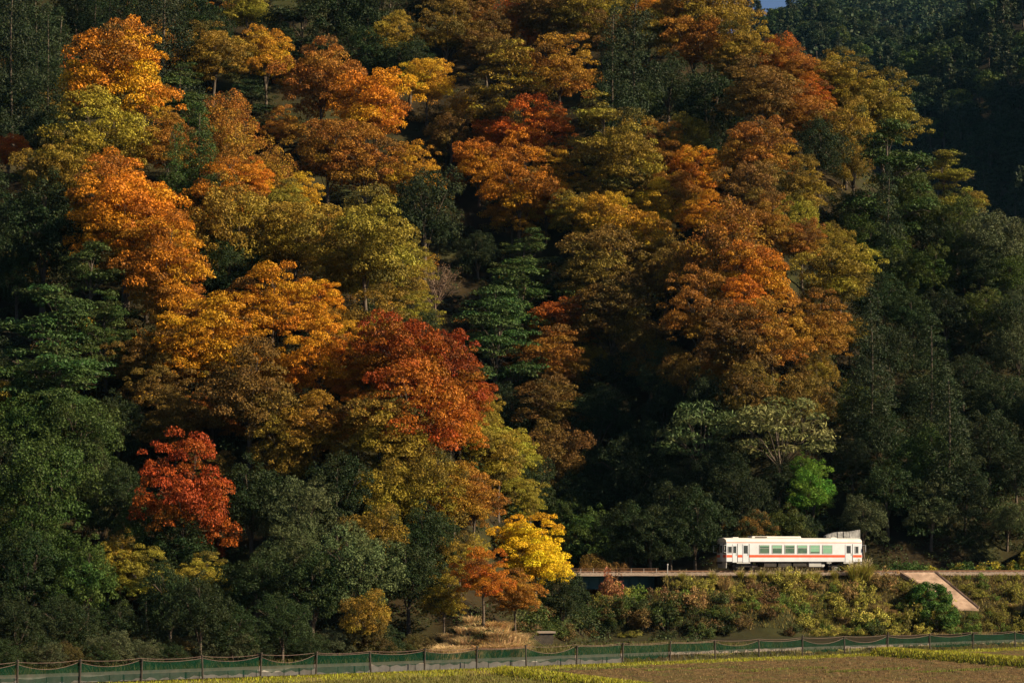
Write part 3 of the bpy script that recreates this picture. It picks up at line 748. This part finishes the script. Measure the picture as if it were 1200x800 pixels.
M_GLASSD = mat_glass('dark_glass', (.008,.010,.010), (.02,.025,.02))
M_BLIND = mat_paint('pale_green_blind', (.20,.42,.28), .5)
M_LAMP = mat_paint('lamp_lens', (.7,.7,.62), .15)
train = thing('railcar', 'white single railcar with orange stripe standing on the track above the bank', 'railcar', (TC[0], TC[1], RAIL_Z), TA)
train.scale = (1, 1, train_z)
L0, L1, HW = -8.15, 8.15, 1.4
side = [(-HW,1.0),(-HW,3.22)]
arc = [(-HW*cos(a)*1.0, 3.24 + .5*sin(a)**.8) for a in np.linspace(0, pi, 15)]
MB().prism_x([(-HW,1.0),(-HW,3.235),(HW,3.235),(HW,1.0)], L0, L1).build('body', M_WHITE, train, bevel=.03)
roof = MB().prism_x([(y, z) for y, z in arc], L0+.01, L1-.01).build('roof', M_ROOF, train)
MB().box(-4.8, 1.1, -.62, .62, 3.70, 3.93).build('air_conditioner', M_ROOF, roof, bevel=.06)
MB().box(-4.4, -3.0, -.66, .66, 3.76, 3.88).build('grille', M_DARK, roof)
MB().tube([(-7.3,.3,3.6),(-7.3,.3,4.25)], .015, 5).build('antenna', M_DARK, roof)
for x in (-6.6, 5.2): MB().box(x-.35, x+.35, -.3, .3, 3.70, 3.82).build('ventilator', M_ROOF, roof, bevel=.03)
for sgn in (-1, 1):
    y = sgn*HW; a, b = sorted((y, y+sgn*.006))
    MB().box(L0+.05, L1-.05, a, b, 3.17, 3.225).build('thin_red_line', M_STRIPE, train)
    segs = [(-8.1,-7.45),(-6.85,-6.25),(-5.42,6.05),(7.05,8.1)]
    for s0, s1 in segs: MB().box(s0, s1, a, b, 1.50, 1.79).build('orange_stripe', M_STRIPE, train)
    def win(x0, x1, z0, z1, glass, parent=train, name='window', fr=.05, blind=None):
        d0 = y + sgn*.004; d1 = y + sgn*.018
        g = MB().box(x0, x1, *sorted((d0, d1)), z0, z1).build(name, glass, parent)
        d2 = y + sgn*.003; d3 = y + sgn*.035
        f = MB()
        f.box(x0-fr, x1+fr, *sorted((d2,d3)), z1, z1+fr); f.box(x0-fr, x1+fr, *sorted((d2,d3)), z0-fr, z0)
        f.box(x0-fr, x0, *sorted((d2,d3)), z0, z1); f.box(x1, x1+fr, *sorted((d2,d3)), z0, z1)
        if name == 'window': f.box(x0, x1, *sorted((d2,d3)), z0+(z1-z0)*.62, z0+(z1-z0)*.62+.03)
        f.build('frame', M_GREY, g)
        if blind is not None:
            MB().box(x0+.01, x1-.01, *sorted((d1, y+sgn*.022)), z1-(z1-z0)*blind, z1-.01).build('blind', M_BLIND, g)
        return g
    for i, bl in enumerate((.12, .35, .1, .3, .8, 1.0)):
        x0 = -4.17 + i*1.513; win(x0, x0+1.1, 1.98, 2.88, M_GLASS, blind=bl)
    win(-7.92, -7.52, 2.05, 2.72, M_GLASSD, name='cab_window'); win(7.33, 7.68, 2.02, 2.75, M_GLASSD, name='cab_window')
    def door(x0, x1, wz0, wz1, ins, name):
        d = MB().box(x0, x1, *sorted((y+sgn*.002, y+sgn*.03)), .92, 3.02).build(name, M_WHITE, train, bevel=.01)
        MB().box(x0+ins, x1-ins, *sorted((y+sgn*.031, y+sgn*.038)), wz0, wz1).build('door_window', M_GLASSD, d)
        MB().box(x1+.03, x1+.09, *sorted((y+sgn*.002, y+sgn*.022)), .95, 3.05).build('door_edge', M_RUB, d)
        MB().box(x1-.1, x1-.06, *sorted((y+sgn*.031, y+sgn*.06)), 1.7, 2.0).build('handle', M_SILVER, d)
    door(-7.42, -6.88, 2.0, 2.78, .08, 'crew_door'); door(-6.2, -5.5, 1.95, 2.85, .1, 'passenger_door'); door(6.1, 6.92, 1.98, 2.85, .15, 'passenger_door')
    MB().box(-6.9, -5.3, *sorted((y-sgn*.02, y-sgn*.002)), .80, .999).build('step_skirt', M_GREY, train)
    MB().box(5.9, 7.1, *sorted((y-sgn*.02, y-sgn*.002)), .80, .999).build('step_skirt', M_GREY, train)
for sgn, X in ((-1, L0), (1, L1)):
    def fx(a, b): return sorted((X+sgn*a, X+sgn*b))
    MB().box(*fx(.002,.05), -.40, .40, 1.05, 3.12).build('end_door', M_WHITE, train, bevel=.01)
    MB().box(*fx(.051,.06), -.26, .26, 2.0, 2.85).build('end_door_window', M_GLASSD, train)
    for s2 in (-1, 1):
        MB().box(*fx(.002,.03), *sorted((s2*.47, s2*1.33)), 1.95, 3.05).build('windscreen', M_GLASSD, train)
        MB().box(*fx(.031,.055), *sorted((s2*.86, s2*.9)), 2.0, 2.6).build('wiper', M_RUB, train)
        MB().box(*fx(.002,.03), *sorted((s2*.47, s2*1.37)), 1.50, 1.79).build('orange_stripe', M_STRIPE, train)
        MB().tube([(X+sgn*.002, s2*.95, 1.28), (X+sgn*.08, s2*.95, 1.28)], .11, 12).build('headlight', M_LAMP, train)
        MB().tube([(X+sgn*.01, s2*1.38, 2.9), (X+sgn*.35, s2*1.6, 2.92), (X+sgn*.35, s2*1.62, 2.1), (X+sgn*.02, s2*1.39, 2.05)], .02, 5).build('mirror_bracket', M_WHITE, train)
        MB().box(*fx(.3,.34), *sorted((s2*1.5, s2*1.68)), 2.35, 2.75).build('mirror', M_GREY, train)
    MB().box(*fx(.0,.62), -.13, .13, .78, .98).build('coupler', M_DARK, train)
    MB().prism_x([(-1.2,.28),(1.2,.28),(1.3,.95),(-1.3,.95)], *fx(-.12,-.04)).build('snow_plough', M_GREY, train)
    MB().box(*fx(-.25,.03), -1.3, 1.3, 3.12, 3.24).build('destination_header', M_GREY, train)
wheel_me = MB().tube([(0,-.065,0),(0,.065,0)], .40, 20).mesh('wheel', M_DARK)
for bx_ in (-5.75, 5.75):
    bg_ = MB()
    for s2 in (-1, 1): bg_.box(bx_-1.5, bx_+1.5, s2*.86-.06, s2*.86+.06, .42, .66)
    bg_.box(bx_-.3, bx_+.3, -.9, .9, .45, .95)
    bo = bg_.build('bogie', M_DARK, train)
    for ax_ in (-.95, .95):
        for s2 in (-.53, .53): o = put('wheel', wheel_me, bo); o.location = (bx_+ax_, s2, .40)
        for s2 in (-1, 1): MB().box(bx_+ax_-.16, bx_+ax_+.16, s2*.95-.07, s2*.95+.07, .28, .54).build('axle_box', M_DARK, bo)
for x0, x1, z0, m in ((-3.6,-2.1,.42,M_DARK),(-1.9,-.3,.36,M_DARK),(-.1,1.5,.45,M_DARK),(1.8,3.3,.40,M_GREY)):
    MB().box(x0, x1, -1.2, 1.2, z0, .985).build('underfloor_box', m, train, bevel=.03)
MB().tube([(3.55,-1.1,.6),(3.55,1.1,.6)], .2, 12).build('air_tank', M_GREY, train)

# ------------------------------------------------------------------ net fence along the road
def mat_net():
    m, t, out = new_mat('green_netting'); d = t.nodes.new('ShaderNodeBsdfDiffuse'); tr = t.nodes.new('ShaderNodeBsdfTransparent')
    tl = t.nodes.new('ShaderNodeBsdfTranslucent'); mx0 = t.nodes.new('ShaderNodeMixShader'); mx = t.nodes.new('ShaderNodeMixShader')
    col = mixc(t, ramp(t, noise(t, .8), .3, .7), (.003,.024,.013), (.007,.042,.024))
    for n in (d, tl): t.links.new(col, n.inputs['Color'])
    mx0.inputs[0].default_value = .3
    mp = t.nodes.new('ShaderNodeMapRange'); mp.inputs[3].default_value = .5; mp.inputs[4].default_value = .9
    t.links.new(noise(t, 1.7), mp.inputs[0]); t.links.new(mp.outputs[0], mx.inputs[0])
    t.links.new(d.outputs[0], mx0.inputs[1]); t.links.new(tl.outputs[0], mx0.inputs[2])
    t.links.new(tr.outputs[0], mx.inputs[1]); t.links.new(mx0.outputs[0], mx.inputs[2]); t.links.new(mx.outputs[0], out.inputs['Surface'])
    return m
M_NET = mat_net()
fence = thing('net_fence', 'long fence of sagging green netting on dark posts beside the road', 'fence', (FL[0], FL[1], GZ))
PX = [-55, 20, 93, 165, 238, 305, 370, 435, 497, 558, 617, 675, 729, 785, 838, 890, 940, 990, 1040, 1090, 1140, 1190, 1240]
def fence_s(px):                                      # where the line of the fence passes that bearing
    a = (px-600)/F_PX; return (a*FL[1]-FL[0])/(FU[0]-a*FU[1])
PS = [fence_s(p) for p in PX]
for i, s in enumerate(PS):
    p = FU*s; h = 2.0 + .16*sin(i*2.3+.4*i*i); lx = .10*sin(i*1.7+i*i)
    b = MB().tube([(p[0], p[1], -.3), (p[0]+lx, p[1], h)], [.075,.065], 7)
    b.tube([(p[0]+lx, p[1], h-.06), (p[0]+lx, p[1], h+.05)], [.10,.085], 7)
    b.build('post', M_POST, fence)
for i in range(len(PS)-1):
    s0, s1 = PS[i], PS[i+1]; n = 14; V = []; Fc = []
    sag = .30+.24*sin(i*1.9+.7*i*i); bot = (.72 if PX[i] < 600 else .95)+.2*sin(i*3.1+i*i)
    for k in range(n+1):
        t = k/n; p = FU*(s0+(s1-s0)*t); zt = 1.82-sag*4*t*(1-t); zb = bot-.12*4*t*(1-t)+.07*sin(k*1.9+i)+.05*sin(k*4.3+2*i)
        for j in range(4):
            f = j/3; bulge = .07*sin(k*1.1+i)*sin(j+.4) + .0; V.append((p[0]+FN[0]*(bulge+.06), p[1]+FN[1]*(bulge+.06), zb+(zt-zb)*f))
    for k in range(n):
        for j in range(3): Fc.append((k*4+j, (k+1)*4+j, (k+1)*4+j+1, k*4+j+1))
    m = bpy.data.meshes.new('net'); m.from_pydata(V, [], Fc); m.update(); m.materials.append(M_NET); m.polygons.foreach_set('use_smooth',[True]*len(m.polygons))
    put('net_panel', m, fence)
    for zz, sg in ((1.96, .12), (1.83, sag)):
        pts = [(*(FU*(s0+(s1-s0)*k/8)+FN*.06), zz-sg*4*(k/8)*(1-k/8)) for k in range(9)]
        MB().tube(pts, .012, 4, False).build('wire', M_WIRE, fence)

# ------------------------------------------------------------------ concrete by the line
ret = thing('portal_wall', 'weathered white concrete retaining wall behind the end of the railcar', 'wall', (*tpt(7.2, -6.6)[:2], SHELF), TA)
hts = [4.5, 4.8, 4.95, 5.0, 5.0, 5.1, 5.25]
for i in range(6):
    for j in range(4):
        f0 = j/4; f1 = (j+1)/4
        V = []
        for (x, f, hh) in ((i*.72, f0, hts[i]), (i*.72+.70, f0, hts[i+1]), (i*.72+.70, f1, hts[i+1]), (i*.72, f1, hts[i])):
            z = -1.0+(hh+1.0)*f - (.03 if f == f1 else 0); V.append((x, -.45+.3*f+.07*sin(i*5+j*3), z)); V.append((x, .6, z))
        mm = MB(); mm.v = V; mm.f = [(0,2,4,6),(1,7,5,3),(0,1,3,2),(2,3,5,4),(4,5,7,6),(6,7,1,0)]
        mm.build('concrete_block', M_PALE, ret, bevel=.04)
cap = MB()
ch = thing('concrete_chute', 'pinkish concrete ramp running down the bank from the track', 'ramp', (*tpt(14, 3)[:2], SHELF))
c0 = np.array(ch.location)
def bank_pt(s, d, dz):
    x, y, _ = tpt(s, d); return np.array([x, y, (SHELF if d < 3.2 else tz(x, y)) + dz]) - c0
ROWS = 5
for k in range(ROWS):                                  # cast slabs, one after the other down the bank
    d0 = 3.0 + k*1.28; d1 = d0 + 1.22; sh0 = (d0-3)*.62; sh1 = (d1-3)*.62
    z0 = SHELF-(d0-3)*.62; z1 = SHELF-(d1-3)*.62
    V = []
    for (s, d, z) in ((12.0+sh0, d0, z0), (16.4+sh0*.55, d0, z0), (16.4+sh1*.55, d1, z1), (12.0+sh1, d1, z1)):
        x, y, _ = tpt(s, d); V += [(x-c0[0], y-c0[1], z+.34-c0[2])]
    V += [(a, b, c-.5) for a, b, c in V]
    m = MB(); m.v = V; m.f = [(0,1,2,3),(4,7,6,5),(0,4,5,1),(1,5,6,2),(2,6,7,3),(3,7,4,0)]; m.build('slab', M_CHUTE, ch, bevel=.02)
for e0, e1 in ((12.0,1.0),(16.4,.55)):
    pts = [bank_pt(e0+(d-3)*.62*e1, d, 0) for d in np.linspace(3, 9.4, 8)]
    pts = [(p[0], p[1], SHELF-(d-3)*.62+.42-c0[2]) for p, d in zip(pts, np.linspace(3, 9.4, 8))]
    MB().tube(pts, .12, 4).build('edge_kerb', M_CHUTE, ch)
sx, sy = hit(622, 745, 0, 215, 300)
slab = thing('culvert_slab', 'flat low brown concrete slab below the yellow tree', 'slab', (sx, sy, tz(sx, sy)), .25)
MB().box(-2.0, 2.2, -.8, .9, .15, .35).build('slab_top', M_ROAD, slab, bevel=.03)
for x0 in (-1.85, .12): MB().box(x0, x0+1.9, -.65, .75, -1.6, .149).build('support_wall', M_POST, slab, bevel=.02)

# ------------------------------------------------------------------ scrub, bushes and grasses on the bank
def bank_spot(px, py, y0=230, y1=330): 
    r = hit(px, py, 0, y0, y1); return r
COLB = {'o': ((.25,.22,.04), 'olive'), 'r': ((.32,.19,.075), 'rusty tan'), 'y': ((.42,.36,.07), 'straw yellow'), 'n': ((.13,.19,.03), 'green'), 'k': ((.055,.075,.022), 'dark green'), 'w': ((.16,.085,.04), 'brown')}
def low_plant(name, kind, label, cat, group, x, y, D, col, sz=1.0, share=.9, partn=('foliage','stem'), z=None):
    pr = PROTO[kind][int(fillrng.integers(len(PROTO[kind])))]
    root = thing(name, label, cat, (x, y, tz(x, y) if z is None else z), fillrng.random()*6.28, group); k = D/pr[2]; root.scale = (k, k, k*sz)
    j = .8+.4*fillrng.random(); o = put(partn[0], pr[0], root); o.color = (min(.9,col[0]*j), min(.9,col[1]*j), col[2]*j, share)
    if pr[1]: o = put(partn[1], pr[1], root); o.color = (.50,.42,.28,1)
    return root
ns_ = 0
for s in np.arange(-26, 31, 1.75):
    for d in np.arange(4.3, 16.5, 1.6):
        ss = s+fillrng.normal()*.45; dd = d+fillrng.normal()*.4
        if dd < 3.9: dd = 3.9
        x, y, _ = tpt(ss, dd); z = tz(x, y)
        o = (x-FL[0])*FN[0]+(y-FL[1])*FN[1]
        if (o < 8.2 and z < GZ+1.6) or ss < -26 or (-26 < ss < -16.8 and dd < 6.5): continue
        e = (dd-3)*.62
        if 10.6+e < ss < 17.0+e*.55 and dd < 9.9: continue
        if z < GZ+1.0 and fillrng.random() < .4: continue
        right = ss > 17; terr_ = ss < -5
        pal = 'onoyon' if right else ('oyrony' if dd < 9 else ('rowkkn' if terr_ else 'onkony'))
        c = pal[int(fillrng.integers(6))]
        place = 'beyond the pinkish ramp' if right else ('on the terrace below the bridge' if ss < -12 else ('at the foot of the bank' if dd > 11 else ('on the bank between railcar and ramp' if ss > 7 else 'on the bank below the railcar')))
        low_plant('scrub_bush', 's', COLB[c][1]+' scrub bush '+place, 'bush', COLB[c][1]+' scrub '+place, x, y, ((1.3 if right else 1.3)+fillrng.random()**2*(1.1 if right else 2.0))*(.6 if dd < 5 else 1), COLB[c][0], .7+.7*fillrng.random(), .72)
        ns_ += 1
print('SCRUB', ns_)
for i in range(46):                                   # dead grass tufts between the scrub
    s_ = -22+52*fillrng.random(); d_ = 5+9*fillrng.random(); e = (d_-3)*.62
    if 11.0+e < s_ < 17.2+e*.55 or (s_ < -16 and d_ < 7): continue
    x, y, _ = tpt(s_, d_); tan = fillrng.random() < .6
    low_plant('dry_grass', 'straw', ('tan' if tan else 'yellow green')+' tuft of rank grass among the scrub on the bank', 'grass tuft', ('tan' if tan else 'green')+' grass tufts on the bank', x, y, .9+1.1*fillrng.random(), (.40,.28,.12) if tan else (.24,.24,.05), 1.2, .9, ('blades','stem'))
for i, px in enumerate((868, 882, 893, 904, 915, 926, 938, 948, 957, 1000, 1008, 1016, 1012, 978, 835, 800)):
    a = (px-600)/F_PX; s = ((px-600)/F_PX*TC[1]-TC[0])/(TT[0]-a*TT[1]); d = 3.6+.5*fillrng.random()
    s += d*(-TN[0]+a*TN[1])/(TT[0]-a*TT[1]); x, y, _ = tpt(s, d)
    big = 2.3 if px > 990 else 1.15
    low_plant('pampas_grass', 'pampas', 'tall tuft of pale plumed grass at the track edge ' + ('past the end of the railcar' if px > 970 else 'in front of the railcar'), 'grass tuft', 'plumed grass tufts along the track', x, y, big+.35*fillrng.random(), (.40,.36,.07), 1.0, .85, ('blades','plumes'))
for i in range(110):
    px = 503 + 106*fillrng.random(); py = 742 + 26*fillrng.random()
    a = (px-600)/F_PX; o = 7.6 + 13*fillrng.random()**1.2
    s_ = (a*(FL[1]+FN[1]*o)-(FL[0]+FN[0]*o))/(FU[0]-a*FU[1]); x, y, _ = fpt(s_, o)
    low_plant('straw_grass', 'straw', 'drooping tuft of dead straw-coloured grass at the tip of the spur', 'grass tuft', 'dead grass tufts at the spur tip', x, y, 1.4+1.3*fillrng.random(), (.56,.40,.20) if fillrng.random() < .7 else (.42,.25,.10), 1.0, 1.0, ('blades','stem'))
r = tpt(12.6, 9.2); low_plant('globe_bush', 'g', 'glossy dark round bush beside the pinkish ramp, upper of two', 'bush', None, r[0], r[1], 5.2, (.06,.13,.02), .82, z=tz(r[0], r[1])-.4)
r = tpt(12.0, 12.4); low_plant('globe_bush', 'g', 'glossy green round bush lower on the bank beside the ramp', 'bush', None, r[0], r[1], 5.2, (.075,.14,.022), .8, z=tz(r[0], r[1])-.4)
r = tpt(-24.0, 7.8); low_plant('russet_sapling', 's', 'russet upright sapling in front of the teal bridge', 'sapling', None, r[0], r[1], 3.0, (.33,.13,.06), 1.9)
# golden hedge and shrubs behind the track
for i in range(80):
    s = 8.5+25*fillrng.random(); d = -4.6-3.2*fillrng.random(); x, y, _ = tpt(s, d); gold = s > 18 and fillrng.random() < .75
    c = ((.36,.30,.03) if gold else (.05,.10,.02))
    low_plant('track_shrub', 's', ('golden leafy shrub' if gold else 'dark green shrub')+' on the far side of the track', 'shrub', ('golden' if gold else 'dark')+' shrubs behind the track', x, y, 2.2+1.6*fillrng.random(), c, 1.0, .85)

# evergreens leaning out over the road at the foot of the spur
for i in range(34):
    s_ = -14 + 66*(i+.5*fillrng.random())/34; o_ = 8.6+2.2*fillrng.random(); x, y, _ = fpt(s_, o_)
    if 495 < 600+F_PX*x/y < 625: continue
    c, nm = (((.022,.038,.012), 'dark green'), ((.04,.06,.018), 'mid green'), ((.065,.078,.036), 'grey green'), ((.085,.07,.02), 'olive brown'))[int(fillrng.integers(4))]
    low_plant('roadside_shrub', 'e', nm+' leafy shrub overhanging the road at the foot of the spur', 'shrub', nm+' shrubs along the road', x, y, 3.2+1.6*fillrng.random(), c, .8, 1.0, z=tz(x, y)-.9)
for i in range(60):
    px = 596+270*fillrng.random(); py = 722+30*fillrng.random(); r = hit(px, py, 0, 200, 292)
    if r is None: continue
    x, y = r; o_ = (x-FL[0])*FN[0]+(y-FL[1])*FN[1]; d_ = (x-TC[0])*TN[0]+(y-TC[1])*TN[1]
    if o_ < 8.6 or d_ < 7 or math.hypot(x-sx, y-sy) < 3.2: continue
    c, nm = (((.030,.045,.014), 'blackish green'), ((.06,.085,.02), 'leafy green'), ((.13,.085,.03), 'brown'))[int(fillrng.integers(3))]
    low_plant('hollow_shrub', 's', nm+' shrub in the dark hollow below the terrace', 'shrub', nm+' shrubs in the hollow', x, y, 2.0+1.8*fillrng.random(), c, .9, .9)
# ------------------------------------------------------------------ short grass and weeds (uncountable)
def blade_field(name, pts, h, col, label, share=.85, wd=.03, per=1):
    pts = np.repeat(pts, per, 0) + np.concatenate([rng.normal(size=(len(pts)*per,2))*.12, np.zeros((len(pts)*per,1))], 1)
    n = len(pts); a = rng.random(n)*6.283; hh = h*(.5+.9*rng.random(n)); lean = rng.normal(size=(n,2))*.4*hh[:,None]
    s = np.stack([np.cos(a), np.sin(a), np.zeros(n)], 1)*(wd*(.6+.8*rng.random(n)))[:,None]
    top = pts + np.concatenate([lean, hh[:,None]], 1); base = pts - np.array([0,0,.05])
    o = put(name, quads_mesh(name, np.stack([base-s, base+s, top+s*.3, top-s*.3], 1), M_GRASS, rng.random(n), rng.random(n)), kind='stuff')
    o.color = (*col, share); tag(o, label, 'grass'); return o
def frame_pts(frame, s0, s1, o0, o1, n, zf, rows=0):
    S = s0+(s1-s0)*rng.random(n); O = o0+(o1-o0)*rng.random(n)
    p0 = np.array(frame(0, 0)[:2]); ds = np.array(frame(1, 0)[:2])-p0; do = np.array(frame(0, 1)[:2])-p0
    if rows: O = np.round(O/rows)*rows + .06*rng.normal(size=n)
    P = p0 + S[:,None]*ds + O[:,None]*do
    return np.concatenate([P, np.broadcast_to(zf(S, O), (n,))[:,None]], 1)
def lvz(prof):
    xs = np.array([p[0] for p in prof]); zs = np.array([p[1] for p in prof]); od = np.argsort(xs); xs = xs[od]; zs = zs[od]
    return lambda s, o: np.interp(o, xs, zs)
LG = (.34,.33,.025)
blade_field('levee_grass', frame_pts(fpt, -20, 140, -2.9, -.5, 26000, lvz([(-.5,GZ-.1),(-.9,GZ+.12),(-1.6,GZ+.34),(-2.2,GZ+.30),(-2.9,GZ+.02)])), .16, LG, 'bright yellow green grass on the levees')
blade_field('levee_grass', np.concatenate([frame_pts(fr2, 0, l2, -1.4, 1.4, 9000, lvz([(-1.3,GZ),(-.8,GZ+.3),(0,GZ+.5),(.8,GZ+.32),(1.4,GZ)])), frame_pts(fr3, 0, l3, -1.8, 1.5, 12000, lvz([(-1.8,GZ-.05),(-1.1,GZ+.45),(-.3,GZ+.85),(.8,GZ+.85),(1.5,GZ+.1)]))]), .16, LG, 'bright yellow green grass on the cross levees')
blade_field('meadow_grass', frame_pts(shr, -20, 45, -30, -2.6, 34000, lambda s, o: GZ), .16, (.15,.14,.028), 'short green and tan grass in the unploughed plot')
blade_field('meadow_grass', frame_pts(shr, 93, 140, -30, -2.6, 20000, lambda s, o: GZ+.1), .14, (.22,.20,.03), 'short grass around the small plot past the cross levee')
blade_field('field_weeds', np.concatenate([frame_pts(shr, 47+7*k, 58+7*k, -6-5.5*k, -4.6-5.5*k, 900, lambda s, o: GZ+.2+0*s) for k in range(5)]), .16, (.17,.20,.03), 'straggling green weeds in strips across the ploughed field', .8)
blade_field('verge_weeds', frame_pts(fpt, -20, 130, -.6, 1.1, 9000, lambda s, o: GZ+.02), .30, (.15,.16,.04), 'ragged weeds along the foot of the net fence', .7)
blade_field('verge_weeds', frame_pts(fpt, 60, 130, .5, 1.6, 9000, lambda s, o: GZ+.7*sstep(.9,1.5,o)), .26, (.26,.24,.16), 'grey green stubble on the road shoulder', .7)
blade_field('field_stubble', frame_pts(shr, 47, 92, -50, -2.9, 15000, lambda s, o: GZ+.18+.11*np.sin(o*2.6+.3*np.sin(s*.5)), rows=1.2083), .15, (.20,.14,.055), 'dry stubble scattered over the ploughed field', .9)
def surf_pts(n, s0, s1, d0, d1):
    s = s0+(s1-s0)*rng.random(n); d = d0+(d1-d0)*rng.random(n); P = TC + TT*s[:,None] + TN*d[:,None]
    e = (d-3)*.62; ok = ~((s > 11.9+e) & (s < 16.6+e*.55) & (d < 9.5)) & ~((s > -27) & (s < -16.4) & (d < 6.2))
    P = P[ok]; return np.concatenate([P, terrain(P[:,0], P[:,1])[:,None]], 1)
foot_pts = frame_pts(fpt, -20, 90, 7.3, 22, 40000, lambda s, o: 0.0*s); foot_pts[:,2] = terrain(foot_pts[:,0], foot_pts[:,1])
blade_field('roadside_grass', foot_pts, .38, (.11,.11,.03), 'dark rank grass between the road and the wood', .75)
blade_field('bank_grass', surf_pts(46000, -25, 34, 3.0, 15), .24, (.22,.17,.045), 'rank tan and green grass covering the railway bank', .7, .035)
blade_field('bank_grass', surf_pts(9000, -25, -6, 7.5, 14), .28, (.34,.22,.07), 'dry grass on the terrace below the bridge', .8, .035)
# leafy undergrowth on the forest floor near the edges
cl = []
for i in range(2600):
    px = 1240*rng.random()-20; py = 770*rng.random()**.6; r = hit(px, py, 0, 190, 520)
    if r is None: continue
    x, y = r; z = tz(x, y); rx, ry = x-TC[0], y-TC[1]; d = rx*TN[0]+ry*TN[1]; s = rx*TT[0]+ry*TT[1]; o = (x-FL[0])*FN[0]+(y-FL[1])*FN[1]
    if o < 8.4 or (s > -27 and d > -4.2): continue
    rr = .35+.5*rng.random(); cl.append((np.array([x, y, z+rr*.4]), (rr*1.2, rr*1.2, rr)))
o = put('undergrowth', crown_mesh('undergrowth', cl, .26, 12, M_EVER, aspect=.5), kind='stuff'); o.color = (.045,.065,.02,.85)
tag(o, 'dark leafy undergrowth on the forest floor', 'undergrowth')

# ------------------------------------------------------------------ thin blue air
m, t, out = new_mat('haze'); pv = t.nodes.new('ShaderNodeVolumePrincipled')
pv.inputs['Color'].default_value = (.25,.60,.95,1); pv.inputs['Density'].default_value = 1.4e-5; pv.inputs['Anisotropy'].default_value = 0.0
t.links.new(pv.outputs[0], out.inputs['Volume'])
zlo = float(ZZ.min())-1.5; zhi = float(ZZ.max())+25
MB().box(-960, 960, -180, 2330, zlo, zhi).build('haze', m, kind='stuff')
